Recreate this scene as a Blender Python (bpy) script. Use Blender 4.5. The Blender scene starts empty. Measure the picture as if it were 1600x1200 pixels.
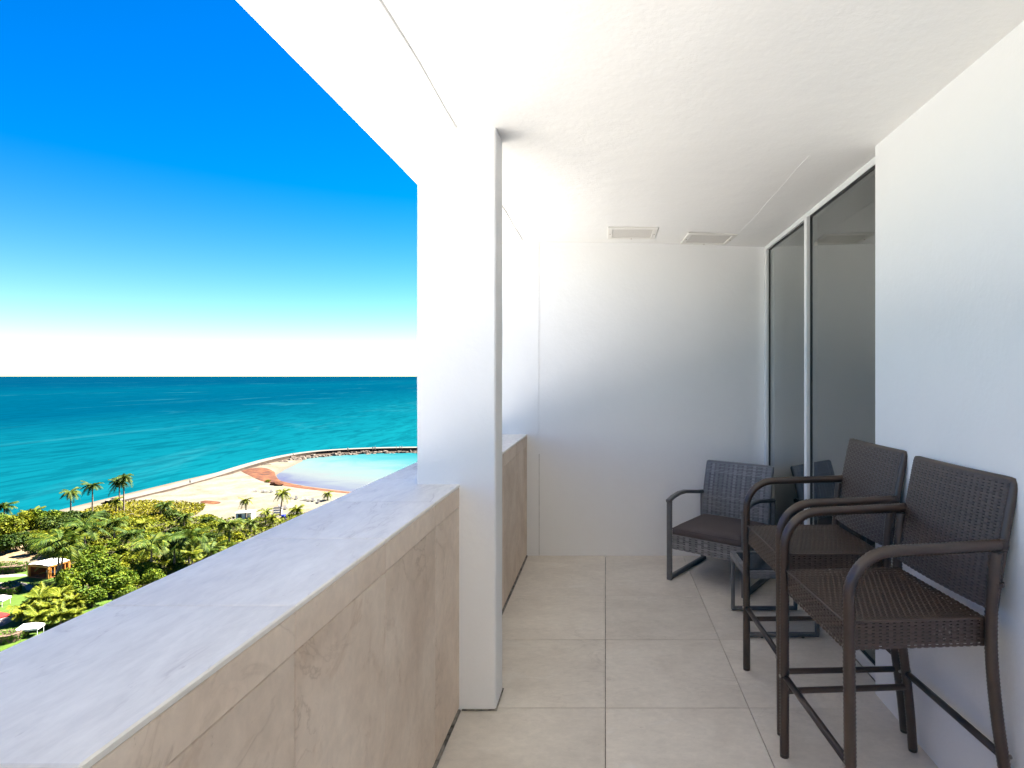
import bpy, math, random
import numpy as np
from mathutils import Vector, Matrix, Quaternion
R = math.radians
random.seed(7); rng = np.random.default_rng(7)
scene = bpy.context.scene
C = scene.collection

# ------------------------------------------------------------------ camera
CAMZ, F = 1.41, 871.0            # eye height above the balcony floor, focal length in photo pixels
VPX, VPY = 946.0, 588.0          # vanishing point of the balcony's long direction in the 1600x1200 photo
cam = bpy.data.cameras.new('camera'); cam_o = bpy.data.objects.new('camera', cam); C.objects.link(cam_o)
cam_o.location = (0, 0, CAMZ); cam_o.rotation_euler = (R(90), 0, 0)
cam.sensor_width = 36.0; cam.lens = 36.0 * F / 1600.0
cam.shift_x = (800 - VPX) / 1600.0; cam.shift_y = -(600 - VPY) / 1600.0
cam.clip_start = 0.05; cam.clip_end = 500000.0
scene.camera = cam_o

# ------------------------------------------------------------------ sky and sun
SUN_EL, SUN_ROT = R(50), R(38)
w = bpy.data.worlds.new('World'); scene.world = w; w.use_nodes = True
nt = w.node_tree; bg = nt.nodes['Background']
sky = nt.nodes.new('ShaderNodeTexSky'); sky.sky_type = 'NISHITA'; sky.sun_disc = False
sky.sun_elevation = SUN_EL; sky.sun_rotation = SUN_ROT
sky.altitude = 0.0; sky.air_density = 1.0; sky.dust_density = 0.05; sky.ozone_density = 3.0
SKY_K, SKY_G, SKY_S = 1000.0, 1.15, 1.36      # clear tropical air: deeper blue overhead, white at the horizon
v0 = nt.nodes.new('ShaderNodeVectorMath'); v0.operation = 'SCALE'; v0.inputs['Scale'].default_value = 1 / SKY_K
gam = nt.nodes.new('ShaderNodeGamma'); gam.inputs[1].default_value = SKY_G
v1 = nt.nodes.new('ShaderNodeVectorMath'); v1.operation = 'SCALE'; v1.inputs['Scale'].default_value = SKY_K
hs = nt.nodes.new('ShaderNodeHueSaturation'); hs.inputs['Saturation'].default_value = SKY_S; hs.inputs['Hue'].default_value = .506
nt.links.new(sky.outputs[0], v0.inputs[0]); nt.links.new(v0.outputs[0], gam.inputs[0]); nt.links.new(gam.outputs[0], v1.inputs[0])
tn = nt.nodes.new('ShaderNodeVectorMath'); tn.operation = 'MULTIPLY'; tn.inputs[1].default_value = (.93, .975, 1.06)
nt.links.new(v1.outputs[0], tn.inputs[0]); nt.links.new(tn.outputs[0], hs.inputs['Color']); nt.links.new(hs.outputs[0], bg.inputs[0]); bg.inputs[1].default_value = 0.05
sun = bpy.data.lights.new('sun', 'SUN'); sun.energy = 5.0; sun.angle = R(0.5); sun.color = (1.0, 0.95, 0.86)
sun_o = bpy.data.objects.new('sun', sun); C.objects.link(sun_o)
sd = Vector((math.sin(SUN_ROT) * math.cos(SUN_EL), math.cos(SUN_ROT) * math.cos(SUN_EL), math.sin(SUN_EL)))
sun_o.location = sd * 60; sun_o.rotation_euler = sd.to_track_quat('Z', 'Y').to_euler()
vs = scene.view_settings; vs.view_transform = 'Standard'; vs.look = 'None'; vs.gamma = 1.0
vs.use_curve_mapping = False; vs.exposure = 3.36
scene.render.engine = 'CYCLES'
cy = scene.cycles; cy.max_bounces = 12; cy.diffuse_bounces = 8; cy.glossy_bounces = 5; cy.transmission_bounces = 6; cy.transparent_max_bounces = 8
cy.use_denoising = True; cy.caustics_reflective = False; cy.caustics_refractive = False

# ------------------------------------------------------------------ helpers
def link(o, parent=None):
    C.objects.link(o)
    if parent is not None: o.parent = parent
    return o
def tag(o, label=None, cat=None, group=None, kind=None):
    if label: o['label'] = label
    if cat: o['category'] = cat
    if group: o['group'] = group
    if kind: o['kind'] = kind
    return o
def empty(name, loc=(0, 0, 0), rz=0.0, parent=None):
    o = bpy.data.objects.new(name, None); o.location = loc; o.rotation_euler = (0, 0, rz); o.empty_display_size = 0.1
    return link(o, parent)
def copy_tree(o, parent=None):
    c = o.copy(); C.objects.link(c); c.parent = parent
    for ch in list(o.children): copy_tree(ch, c)
    return c
class MB:
    def __init__(s): s.v = []; s.f = []
    def add(s, vs_, fs):
        n = len(s.v); s.v.extend([tuple(p) for p in vs_]); s.f.extend([tuple(i + n for i in f) for f in fs]); return s
    def box(s, x0, x1, y0, y1, z0, z1, bev=0.0, M=None):
        if bev <= 0:
            p = [(x0,y0,z0),(x1,y0,z0),(x1,y1,z0),(x0,y1,z0),(x0,y0,z1),(x1,y0,z1),(x1,y1,z1),(x0,y1,z1)]
            f = [(0,3,2,1),(4,5,6,7),(0,1,5,4),(1,2,6,5),(2,3,7,6),(3,0,4,7)]
        else:
            b = min(bev, (x1-x0)/2.01, (y1-y0)/2.01, (z1-z0)/2.01); p = []
            idx = {}
            for ix, X in enumerate((x0, x1)):
                for iy, Y in enumerate((y0, y1)):
                    for iz, Z in enumerate((z0, z1)):
                        sx, sy, sz = (1-2*ix)*b, (1-2*iy)*b, (1-2*iz)*b
                        for ax in range(3):
                            q = [X+sx, Y+sy, Z+sz]; q[ax] = (X, Y, Z)[ax]
                            idx[(ix,iy,iz,ax)] = len(p); p.append(tuple(q))
            f = []
            def I(a, b_, c, ax): return idx[(a, b_, c, ax)]
            for e in (0, 1):
                q = [I(e,0,0,0), I(e,1,0,0), I(e,1,1,0), I(e,0,1,0)]; f.append(tuple(q if e else q[::-1]))
                q = [I(0,e,0,1), I(0,e,1,1), I(1,e,1,1), I(1,e,0,1)]; f.append(tuple(q if e else q[::-1]))
                q = [I(0,0,e,2), I(1,0,e,2), I(1,1,e,2), I(0,1,e,2)]; f.append(tuple(q if e else q[::-1]))
            for a in (0, 1):
                for b_ in (0, 1):
                    s1 = (a + b_) % 2
                    q = [I(a,b_,0,0), I(a,b_,1,0), I(a,b_,1,1), I(a,b_,0,1)]; f.append(tuple(q if s1 else q[::-1]))
                    q = [I(a,0,b_,0), I(a,0,b_,2), I(a,1,b_,2), I(a,1,b_,0)]; f.append(tuple(q if s1 else q[::-1]))
                    q = [I(0,a,b_,1), I(1,a,b_,1), I(1,a,b_,2), I(0,a,b_,2)]; f.append(tuple(q if s1 else q[::-1]))
                    for c in (0, 1):
                        q = [I(a,b_,c,0), I(a,b_,c,1), I(a,b_,c,2)]; f.append(tuple(q if (a+b_+c) % 2 else q[::-1]))
        if M is not None: p = [tuple(M @ Vector(q)) for q in p]
        return s.add(p, f)
    def tube(s, pts, r, n=8, rib=0.0, pitch=0.011, caps=True, flat=None):
        # sweep a circle along a polyline; rib > 0 gives the ridges of a wicker wrapping; flat=(a,b) an oval/rounded-square section
        pts = [Vector(p) for p in pts]
        if rib > 0:
            L = [0.0]
            for a, b in zip(pts, pts[1:]): L.append(L[-1] + (b-a).length)
            m = max(2, int(L[-1] / pitch) * 2); out = []; j = 0; rad = []
            for i in range(m + 1):
                t = L[-1] * i / m
                while j < len(pts) - 2 and L[j+1] < t: j += 1
                k = (t - L[j]) / max(1e-9, L[j+1] - L[j]); out.append(pts[j].lerp(pts[j+1], k)); rad.append(r - (rib if i % 2 else 0.0))
            pts = out
        else: rad = [r] * len(pts) if not isinstance(r, (list, tuple)) else list(r)
        rings = []; t0 = (pts[1] - pts[0]).normalized()
        ref = Vector((0, 0, 1)) if abs(t0.z) < 0.9 else Vector((0, 1, 0))
        nrm = (ref - t0 * ref.dot(t0)).normalized()
        V = []
        for i, p in enumerate(pts):
            a = pts[max(0, i-1)]; b = pts[min(len(pts)-1, i+1)]; t = (b - a)
            t = t.normalized() if t.length > 1e-9 else t0
            nrm = (nrm - t * nrm.dot(t)); nrm = nrm.normalized() if nrm.length > 1e-6 else ref
            bi = t.cross(nrm)
            for k in range(n):
                an = 2 * math.pi * (k + .5) / n; ca, sa = math.cos(an), math.sin(an)
                if flat: 
                    e = 0.45
                    ca = math.copysign(abs(ca)**e, ca) * flat[0] * rad[i] / r; sa = math.copysign(abs(sa)**e, sa) * flat[1] * rad[i] / r
                    V.append(p + nrm * ca + bi * sa)
                else: V.append(p + (nrm * ca + bi * sa) * rad[i])
        Fs = []
        for i in range(len(pts) - 1):
            for k in range(n):
                k2 = (k + 1) % n; Fs.append((i*n+k, i*n+k2, (i+1)*n+k2, (i+1)*n+k))
        if caps:
            Fs.append(tuple(range(n))[::-1]); m = (len(pts)-1)*n; Fs.append(tuple(m + k for k in range(n)))
        return s.add(V, Fs)
    def weave(s, P, U, V, pitch, stake, amp, nseg=2, wid=0.76, gap=0.0):
        # strands running along u, over and under stakes along v.  P(u, v) -> (position, normal)
        ns = max(2, int(round(U / stake)))
        for k in range(ns):      # the upright stakes the strands cross
            uc = (k + .5) * U / ns; hw = U / ns * .30; b0 = len(s.v); q = max(2, int(V / .03))
            for j in range(q + 1):
                for du, lf in ((-hw, 0), (0, amp * .5), (hw, 0)):
                    p, nn = P(uc + du, V * j / q); s.v.append(tuple(Vector(p) + Vector(nn) * (amp + lf)))
            for j in range(q):
                a = b0 + 3 * j; s.f.append((a, a+1, a+4, a+3)); s.f.append((a+1, a+2, a+5, a+4))
        rows = max(2, int(V / pitch)); m = max(2, int(round(U / stake))) * nseg
        for r in range(rows):
            vc = (r + .5) * V / rows; h = V / rows * wid / 2; ph = (r % 2) * math.pi
            jit = random.uniform(.93, 1.07); base = len(s.v)
            for i in range(m + 1):
                u = U * i / m; wv = math.sin(math.pi * i / nseg + ph)
                for dv, lift in ((-h, 0.0), (0, amp * .55), (h, 0.0)):
                    p, nn = P(u, vc + dv); s.v.append(tuple(Vector(p) + Vector(nn) * (wv * amp * 1.25 * jit + lift + amp)))
            for i in range(m):
                a = base + i * 3
                s.f.append((a, a+3, a+4, a+1)); s.f.append((a+1, a+4, a+5, a+2))
        return s
    def build(s, name, mat, parent=None, smooth=False, loc=None):
        me = bpy.data.meshes.new(name); me.from_pydata(s.v, [], s.f); me.update()
        if smooth: me.shade_smooth()
        if mat is not None: me.materials.append(mat)
        o = bpy.data.objects.new(name, me)
        if loc: o.location = loc
        return link(o, parent)

# ------------------------------------------------------------------ materials
def mat(name, base=(.8, .8, .8), rough=.5, spec=.5, metal=0.0):
    m = bpy.data.materials.new(name); m.use_nodes = True
    b = m.node_tree.nodes['Principled BSDF']
    b.inputs['Base Color'].default_value = (*base, 1); b.inputs['Roughness'].default_value = rough
    b.inputs['Specular IOR Level'].default_value = spec; b.inputs['Metallic'].default_value = metal
    return m
class N:
    """tiny node-graph helper"""
    def __init__(s, m): s.t = m.node_tree; s.b = s.t.nodes.get('Principled BSDF')
    def new(s, typ, **kw):
        n = s.t.nodes.new(typ)
        for k, v in kw.items(): setattr(n, k, v)
        return n
    def L(s, a, b): s.t.links.new(a, b)
    def coord(s, kind='Object', scale=(1, 1, 1), rot=(0, 0, 0)):
        c = s.new('ShaderNodeTexCoord'); mp = s.new('ShaderNodeMapping'); mp.inputs['Scale'].default_value = scale; mp.inputs['Rotation'].default_value = rot
        s.L(c.outputs[kind], mp.inputs[0]); return mp.outputs[0]
    def world(s, scale=(1, 1, 1), rot=(0, 0, 0)):
        g = s.new('ShaderNodeNewGeometry'); mp = s.new('ShaderNodeMapping'); mp.inputs['Scale'].default_value = scale; mp.inputs['Rotation'].default_value = rot
        s.L(g.outputs['Position'], mp.inputs[0]); return mp.outputs[0]
    def noise(s, vec, scale=5, detail=4, rough=.55, dist=0.0):
        n = s.new('ShaderNodeTexNoise'); n.inputs['Scale'].default_value = scale; n.inputs['Detail'].default_value = detail
        n.inputs['Roughness'].default_value = rough; n.inputs['Distortion'].default_value = dist; s.L(vec, n.inputs['Vector']); return n.outputs['Fac']
    def ramp(s, fac, stops):
        r = s.new('ShaderNodeValToRGB'); e = r.color_ramp.elements
        while len(e) < len(stops): e.new(.5)
        for el, (p, c) in zip(e, stops): el.position = p; el.color = (*c, 1) if len(c) == 3 else c
        s.L(fac, r.inputs[0]); return r.outputs[0]
    def mix(s, fac, a, b, mode='MIX'):
        m = s.new('ShaderNodeMix', data_type='RGBA', blend_type=mode)
        for inp, v in ((m.inputs['Factor'], fac), (m.inputs['A'], a), (m.inputs['B'], b)):
            if hasattr(v, 'links'): s.L(v, inp)
            else: inp.default_value = (*v, 1) if isinstance(v, (tuple, list)) else v
        return m.outputs['Result']
    def math(s, op, a, b=0.0, clamp=False):
        m = s.new('ShaderNodeMath', operation=op, use_clamp=clamp)
        for inp, v in ((m.inputs[0], a), (m.inputs[1], b)):
            if hasattr(v, 'links'): s.L(v, inp)
            else: inp.default_value = v
        return m.outputs[0]
    def bump(s, h, strength=.3, dist=.01):
        b = s.new('ShaderNodeBump'); b.inputs['Strength'].default_value = strength; b.inputs['Distance'].default_value = dist
        s.L(h, b.inputs['Height']); s.L(b.outputs[0], s.b.inputs['Normal'])
    def objrand(s): return s.new('ShaderNodeObjectInfo').outputs['Random']
    def color(s, c): s.L(c, s.b.inputs['Base Color'])

def plaster(name, base):
    m = mat(name, base, .75, .25); n = N(m); v = n.world()
    big = n.noise(v, 1.3, 3, .5); fine = n.noise(v, 55, 5, .6); mid = n.noise(v, 7, 4, .55)
    n.color(n.mix(n.math('MULTIPLY', mid, .5), base, tuple(c * .95 for c in base)))
    h = n.math('ADD', n.math('MULTIPLY', fine, .25), n.math('ADD', n.math('MULTIPLY', mid, 1.0), n.math('MULTIPLY', big, 2.5)))
    n.bump(h, .6, .006); return m
M_WALL = plaster('white_plaster', (.90, .90, .90))
M_CEIL = plaster('ceiling_plaster', (.88, .875, .86))
M_WHITE = mat('white_aluminium', (.82, .83, .83), .35)
M_BLACK = mat('black_gasket', (.012, .012, .013), .5)
M_CAULK = mat('grimy_caulk', (.27, .245, .215), .9); n = N(M_CAULK); n.color(n.ramp(n.noise(n.world(), 14, 5, .7), [(.35, (.07, .06, .05)), (.6, (.36, .33, .29))]))

def travertine(name, c0, c1, vein, stain, stretch, bump=.25, rough=.55, va=.8, sa=.5):
    m = mat(name, c0, rough, .25); n = N(m); rnd = n.objrand()
    g = n.new('ShaderNodeNewGeometry'); off = n.new('ShaderNodeVectorMath', operation='ADD')
    sc = n.new('ShaderNodeCombineXYZ'); n.L(n.math('MULTIPLY', rnd, 31.0), sc.inputs[0]); n.L(n.math('MULTIPLY', rnd, 17.0), sc.inputs[1]); n.L(n.math('MULTIPLY', rnd, 23.0), sc.inputs[2])
    n.L(g.outputs['Position'], off.inputs[0]); n.L(sc.outputs[0], off.inputs[1])
    mp = n.new('ShaderNodeMapping'); mp.inputs['Scale'].default_value = stretch; n.L(off.outputs[0], mp.inputs[0]); v = mp.outputs[0]
    cloud = n.noise(v, 2.6, 7, .62, .6)
    col = n.mix(n.ramp(cloud, [(.36, (0,)*3), (.66, (1,)*3)]), c0, c1)
    # thin curling veins: the level lines of a warped noise
    ridge = n.math('ABSOLUTE', n.math('SUBTRACT', n.noise(v, 3.1, 5, .55, 1.2), .5))
    veinf = n.math('MULTIPLY', n.ramp(ridge, [(.0, (1,)*3), (.012, (.25,)*3), (.03, (0,)*3)]), n.ramp(n.noise(v, 1.7, 3), [(.5, (0,)*3), (.66, (1,)*3)]))
    col = n.mix(n.math('MULTIPLY', veinf, va), col, vein)
    st = n.ramp(n.noise(v, 4.3, 6, .65, .9), [(.60, (0,)*3), (.72, (1,)*3)])
    col = n.mix(n.math('MULTIPLY', st, sa), col, stain)
    pits = n.ramp(n.noise(v, 38, 4, .6), [(.68, (0,)*3), (.76, (1,)*3)])
    col = n.mix(n.math('MULTIPLY', pits, .4), col, vein)
    grain = n.math('ADD', n.math('MULTIPLY', n.noise(v, 24, 6, .7, .4), .36), .82)
    tint = n.math('MULTIPLY', grain, n.math('ADD', n.math('MULTIPLY', rnd, .12), .94))
    cc = n.new('ShaderNodeVectorMath', operation='SCALE'); n.L(col, cc.inputs[0]); n.L(tint, cc.inputs['Scale'])
    n.color(cc.outputs[0])
    n.bump(n.math('SUBTRACT', n.math('MULTIPLY', cloud, .6), n.math('ADD', pits, n.math('MULTIPLY', veinf, .5))), bump, .003)
    return m
M_COPING = travertine('coping_stone', (.94, .90, .82), (.85, .805, .735), (.42, .36, .33), (.66, .64, .63), (1.9, .55, 1.0))
M_FACING = travertine('facing_stone', (.82, .70, .58), (.68, .55, .435), (.36, .245, .16), (.54, .39, .275), (1, 1.1, .95), .45, .6, .5, .6)
M_TILE = travertine('floor_tile_stone', (.76, .70, .625), (.66, .60, .53), (.43, .38, .33), (.77, .73, .68), (1, 1.6, 1), .15, .45, .3, .55)

# ------------------------------------------------------------------ the balcony
PX_IN, PX_OUT, PZ = -0.617, -1.005, 0.954      # parapet faces and coping height
YB, Y0 = 4.386, -7.0                           # back wall, end behind the camera
WX, GX = 1.200, 1.252                          # pier face, window plane
T = 0.61
# floor: screed with a tile per object
fl = MB().box(-1.0, 1.26, Y0, YB + .2, -.25, -.012).build('balcony_floor', M_CAULK); tag(fl, kind='structure')
ys = [Y0] + [1.761 - .61 * k for k in range(14, 0, -1)] + [1.761, 2.371, 2.984, 3.592, YB]
xs = [PX_IN + .006, 0.0, T, 1.217 + .03]
g_ = .0016
tiles = {}
for i in range(len(xs) - 1):
    for j in range(len(ys) - 1):
        a, b, c, d = xs[i] + g_, xs[i+1] - g_, ys[j] + g_, ys[j+1] - g_
        key = (round(b - a, 3), round(d - c, 3))
        if key not in tiles:
            mb = MB().box(-key[0]/2, key[0]/2, -key[1]/2, key[1]/2, -.011, 0.0, .0012)
            o = mb.build('floor_tile', M_TILE, fl); tiles[key] = o.data
        else: o = link(bpy.data.objects.new('floor_tile', tiles[key]), fl)
        o.location = ((a+b)/2, (c+d)/2, random.uniform(-.0006, .0004))

# parapet: core, coping slabs, a narrow course under them and tall facing panels
pw = empty('parapet_wall', (PX_IN, 1.0, 0)); tag(pw, 'low balcony parapet clad in beige travertine with a pale stone coping', 'parapet')
def pbuild(mb, name, m, par=pw):
    mb.v = [(x - PX_IN, y - 1.0, z) for x, y, z in mb.v]; return mb.build(name, m, par)
pbuild(MB().box(PX_OUT + .03, PX_IN - .022, Y0, YB - .001, -.6, PZ - .0145), 'core', M_WALL)
COLY0, COLY1 = 2.353, 2.506
js = [Y0] + [1.11 + .457 * k for k in range(-20, 8) if Y0 + .1 < 1.11 + .457 * k < YB - .1] + [YB - .002]
for a, b in zip(js, js[1:]):
    pbuild(MB().box(PX_OUT, PX_IN - .003 + .004, a + .0009, b - .0009, PZ - .014, PZ, .003), 'coping_slab', M_COPING)
    pbuild(MB().box(PX_IN - .020, PX_IN, a + .0009, b - .0009, .8615, PZ - .0145, .0018), 'course_panel', M_FACING)
    pbuild(MB().box(PX_IN - .020, PX_IN - .0006, a + .0012, b - .0012, .012, .8600, .0018), 'facing_panel', M_FACING)
pbuild(MB().box(PX_IN - .021, PX_IN + .005, Y0, YB - .003, -.011, .004, .002), 'caulk_joint', M_CAULK)

# column straddling the parapet
cx0, cx1 = -0.794, -0.463
col = MB()
pr = []
for k in range(15):   # hand-plastered: the faces wander by a few millimetres
    z = 2.50 * k / 14; q = lambda: random.uniform(-.0008, .0008)
    bvl = .006
    pr.append([(cx0+q(), COLY0+q(), z), (cx1-bvl+q(), COLY0+q()*.5, z), (cx1+q(), COLY0+bvl, z), (cx1+q(), COLY1-bvl, z), (cx1-bvl, COLY1+q(), z), (cx0+q(), COLY1+q(), z)])
vv = [p for ring in pr for p in ring]; ff = []
for k in range(14):
    for i in range(6): ff.append((k*6+i, k*6+(i+1) % 6, (k+1)*6+(i+1) % 6, (k+1)*6+i))
col.add(vv, ff)
co = empty('column', ((cx0+cx1)/2, (COLY0+COLY1)/2, 0)); tag(co, 'square white plastered column standing astride the parapet', 'column')
def at0(mb, root, name, m, smooth=False):
    l = root.location; mb.v = [(x - l.x, y - l.y, z - l.z) for x, y, z in mb.v]; return mb.build(name, m, root, smooth)
at0(col, co, 'shaft', M_WALL)
at0(MB().box(PX_IN + .011, cx1 + .006, COLY0 - .007, COLY1 + .007, .0008, .006, .002), co, 'base_joint', M_CAULK)

# back wall with a shallow pilaster over the parapet end
bw = empty('back_wall', (.3, YB, 0)); tag(bw, 'white plastered end wall of the balcony behind the grey armchair', 'wall')
at0(MB().box(-1.0, 1.31, YB, YB + .2, -.3, 2.50), bw, 'wall_face', M_WALL)
at0(MB().box(-1.003, -.523, YB - .004, YB - .0005, .0, 2.49, .001), bw, 'pilaster', M_WALL)
at0(MB().box(-.5228, -.5205, YB - .0022, YB - .0006, .003, .80), bw, 'hairline_strip', M_CAULK)  # thin dark strip along the lower pilaster edge

# right-hand pier and everything solid behind it
rw = empty('side_wall', (WX, 0, 0)); tag(rw, 'white plastered side wall behind the two bar stools', 'wall')
at0(MB().box(WX, 1.55, Y0, 2.483, -.02, 2.49, .004), rw, 'wall_face', M_WALL)
ew = MB().box(-1.0, 1.55, Y0 - .2, Y0 - .001, -.3, 2.5).build('end_wall', M_WALL); tag(ew, 'white plastered wall closing the other end of the balcony', 'wall')

# ceiling slab: wavy soffit, drip bead, a trowel ridge
def cz(x, y):
    z = 2.462 if x > -.63 else 2.462 - (-.63 - x) * .075
    if x > .2: z -= (x - .2) * .032
    return z + .0025 * math.sin(2.1 * y + 3 * x) + .002 * math.sin(5.3 * x - 1.7 * y)
gx = [PX_OUT + .0] + [-.97, -.9, -.8, -.7, -.634, -.626] + list(np.linspace(-.5, 1.3, 22)); gy = list(np.linspace(Y0 - .2, YB + .2, 46))
cb = MB(); nx, ny = len(gx), len(gy)
cb.v = [(x, y, cz(x, y)) for y in gy for x in gx]
cb.f = [(j*nx+i, (j+1)*nx+i, (j+1)*nx+i+1, j*nx+i+1) for j in range(ny-1) for i in range(nx-1)]
n0 = len(cb.v); edge = [i for i in range(nx)] + [j*nx+nx-1 for j in range(1, ny)] + [(ny-1)*nx+i for i in range(nx-2, -1, -1)] + [j*nx for j in range(ny-2, 0, -1)]
cb.v += [(cb.v[e][0], cb.v[e][1], 2.72) for e in edge]; m_ = len(edge)
cb.f += [(edge[k], edge[(k+1) % m_], n0 + (k+1) % m_, n0 + k) for k in range(m_)] + [tuple(n0 + k for k in range(m_))]
ce = cb.build('ceiling', M_CEIL, smooth=False); tag(ce, kind='structure')
for poly in ce.data.polygons: poly.use_smooth = poly.index < (nx-1)*(ny-1)
def bead(y0, y1, x, r, name, par):
    pts = [(x + .003*math.sin(4*y) + .002*math.sin(11*y), y, cz(x, y) + r*.15 + r*.18*math.sin(7*y)) for y in np.linspace(y0, y1, 60)]
    return MB().tube(pts, r, 8).build(name, M_CEIL, par, True)
bead(Y0, 2.345, -.632, .0065, 'drip_bead', ce); bead(2.51, 4.30, -.642, .006, 'drip_bead', ce)
bead(2.6, 4.05, .955, .0019, 'plaster_ridge', ce)
# slab over the rooms and storeys above (keeps the sun off, as the real building does)
up = MB().box(1.301, 6.0, Y0 - .2, 5.6, 2.50, 2.72).build('upper_slab', M_CEIL); tag(up, kind='structure')

# the unseen storeys below and above the balcony: their shade on the terrace is why they are added
tw = MB(); tw.box(-1.0, 18.0, -40.0, 5.2, CAMZ - 36.0, -.62); tw.box(-1.0, 18.0, -40.0, 5.2, 2.76, 17.0); tw.box(6.01, 18.0, -40.0, 5.2, -.619, 2.759)
tag(tw.build('unseen_building_body', M_WALL), kind='structure')
# window wall
win = empty('window', (GX, 3.4, 0)); tag(win, 'floor-to-ceiling tinted sliding window in a white frame beside the armchair', 'window')
yj0, yj1 = 2.40, YB - .004
Z0, Z1 = .058, 2.398
at0(MB().box(GX - .002, 1.30, yj0, yj1, .0, Z0, .003), win, 'sill', M_WHITE)
at0(MB().box(GX, 1.30, yj0, yj1, Z1, 2.449, .003), win, 'head', M_WHITE)
at0(MB().box(GX - .004, 1.30, yj1 - .05, yj1, Z0 + .001, Z1 - .001, .003), win, 'jamb', M_WHITE)
YM = 3.462
at0(MB().box(GX - .012, 1.30, YM - .022, YM + .022, Z0 + .001, Z1 - .001, .003), win, 'mullion', M_WHITE)
gm = bpy.data.materials.new('tinted_glass'); gm.use_nodes = True; n = N(gm); n.t.nodes.remove(n.b); out = n.t.nodes['Material Output']
tr = n.new('ShaderNodeBsdfTransparent'); tr.inputs[0].default_value = (.88, .93, .92, 1)
gl = n.new('ShaderNodeBsdfGlossy'); gl.inputs['Roughness'].default_value = 0.0; gl.inputs[0].default_value = (.93, .97, .96, 1)
fr = n.new('ShaderNodeFresnel'); fr.inputs[0].default_value = 1.52; mx = n.new('ShaderNodeMixShader')
n.L(n.math('MULTIPLY', fr.outputs[0], 2.5, True), mx.inputs[0]); n.L(tr.outputs[0], mx.inputs[1]); n.L(gl.outputs[0], mx.inputs[2]); n.L(mx.outputs[0], out.inputs[0])
for a, b, xg in ((yj1 - .052, YM + .024, GX + .022), (YM - .036, yj0, GX + .012)):
    p = at0(MB().box(xg, xg + .006, min(a, b), max(a, b), Z0 - .004, Z1 + .004), win, 'pane', gm)
    gk = MB(); y0_, y1_ = min(a, b), max(a, b)
    gk.box(xg - .006, xg + .010, y1_ - .009, y1_ + .003, Z0, Z1); gk.box(xg - .006, xg + .010, y0_, y1_ - .0091, Z1 - .012, Z1 + .001); gk.box(xg - .006, xg + .010, y0_, y1_ - .0091, Z0 - .001, Z0 + .010)
    at0(gk, win, 'gasket', M_BLACK)
# the dim room behind the glass
M_ROOM = plaster('room_paint', (.85, .85, .83)); M_PANEL = mat('taupe_panel', (.10, .078, .074), .6); M_CARPET = mat('room_floor', (.55, .50, .45), .6)
rm = MB(); RX0, RX1, RY0, RY1, RZ1 = 1.302, 4.6, -1.0, 4.95, 2.44
rm.box(RX0, RX1, RY1, RY1 + .15, -.02, RZ1); rm.box(RX1, RX1 + .15, RY0, RY1 + .15, -.02, RZ1); rm.box(1.56, RX1, RY0 - .15, RY0, -.02, RZ1)
rm.box(RX0, RX1 + .15, RY0 - .15, RY1 + .15, RZ1 + .001, 2.495); rm.box(1.302, 1.45, YB + .001, RY1 - .001, -.02, RZ1)
ro = rm.build('room_walls', M_ROOM); tag(ro, kind='structure')
rf = MB().box(1.301, RX1 + .15, RY0 - .15, RY1 + .15, -.2, -.021).build('room_floor', M_CARPET); tag(rf, kind='structure')
wd = MB().box(2.02, 2.62, 2.2, RY1 - .003, -.02, 2.28, .006).build('wardrobe', M_PANEL); tag(wd, 'tall taupe wardrobe seen dimly through the tinted window', 'wardrobe')
# ceiling vents
M_VENT = mat('vent_mesh', (.52, .49, .45), .8); n = N(M_VENT); v = n.coord('Object', (1, 1, 1))
wv = n.new('ShaderNodeTexChecker'); wv.inputs['Scale'].default_value = 160; n.L(v, wv.inputs[0]); wv.inputs[1].default_value = (.72, .70, .66, 1); wv.inputs[2].default_value = (.60, .575, .54, 1); n.color(wv.outputs[0])
M_VFR = plaster('vent_frame_paint', (.80, .78, .74)); M_SCREW = mat('screw_rust', (.25, .16, .09), .6, .5, .6)
for (x, y, hw, hd, rz, lab) in ((.195, 4.08, .178, .155, 0.0, 'painted ceiling vent with a square-set frame, farther from the window'),
                               (.766, 4.155, .182, .155, R(3.2), 'painted ceiling vent set slightly askew, next to the window')):
    e = empty('ceiling_vent', (x, y, cz(x, y) - .003), rz); tag(e, lab, 'vent', 'vents in the balcony ceiling')
    fb = MB(); t_ = .034
    fb.box(-hw, hw, -hd, -hd + t_, -.010, .004, .003); fb.box(-hw, hw, hd - t_, hd, -.010, .004, .003)
    fb.box(-hw, -hw + t_, -hd + t_ + .0005, hd - t_ - .0005, -.010, .004, .003); fb.box(hw - t_, hw, -hd + t_ + .0005, hd - t_ - .0005, -.010, .004, .003)
    fb.build('frame', M_VFR, e); MB().box(-hw + t_, hw - t_, -hd + t_, hd - t_, -.004, .002).build('mesh_screen', M_VENT, e)
    for sx, sy in ((-1, 0), (1, 0), (0, 1)):
        MB().tube([(sx*(hw - .017), sy*(hd - .017), -.0125), (sx*(hw - .017), sy*(hd - .017), -.009)], .004, 8).build('screw', M_SCREW, e)

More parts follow.
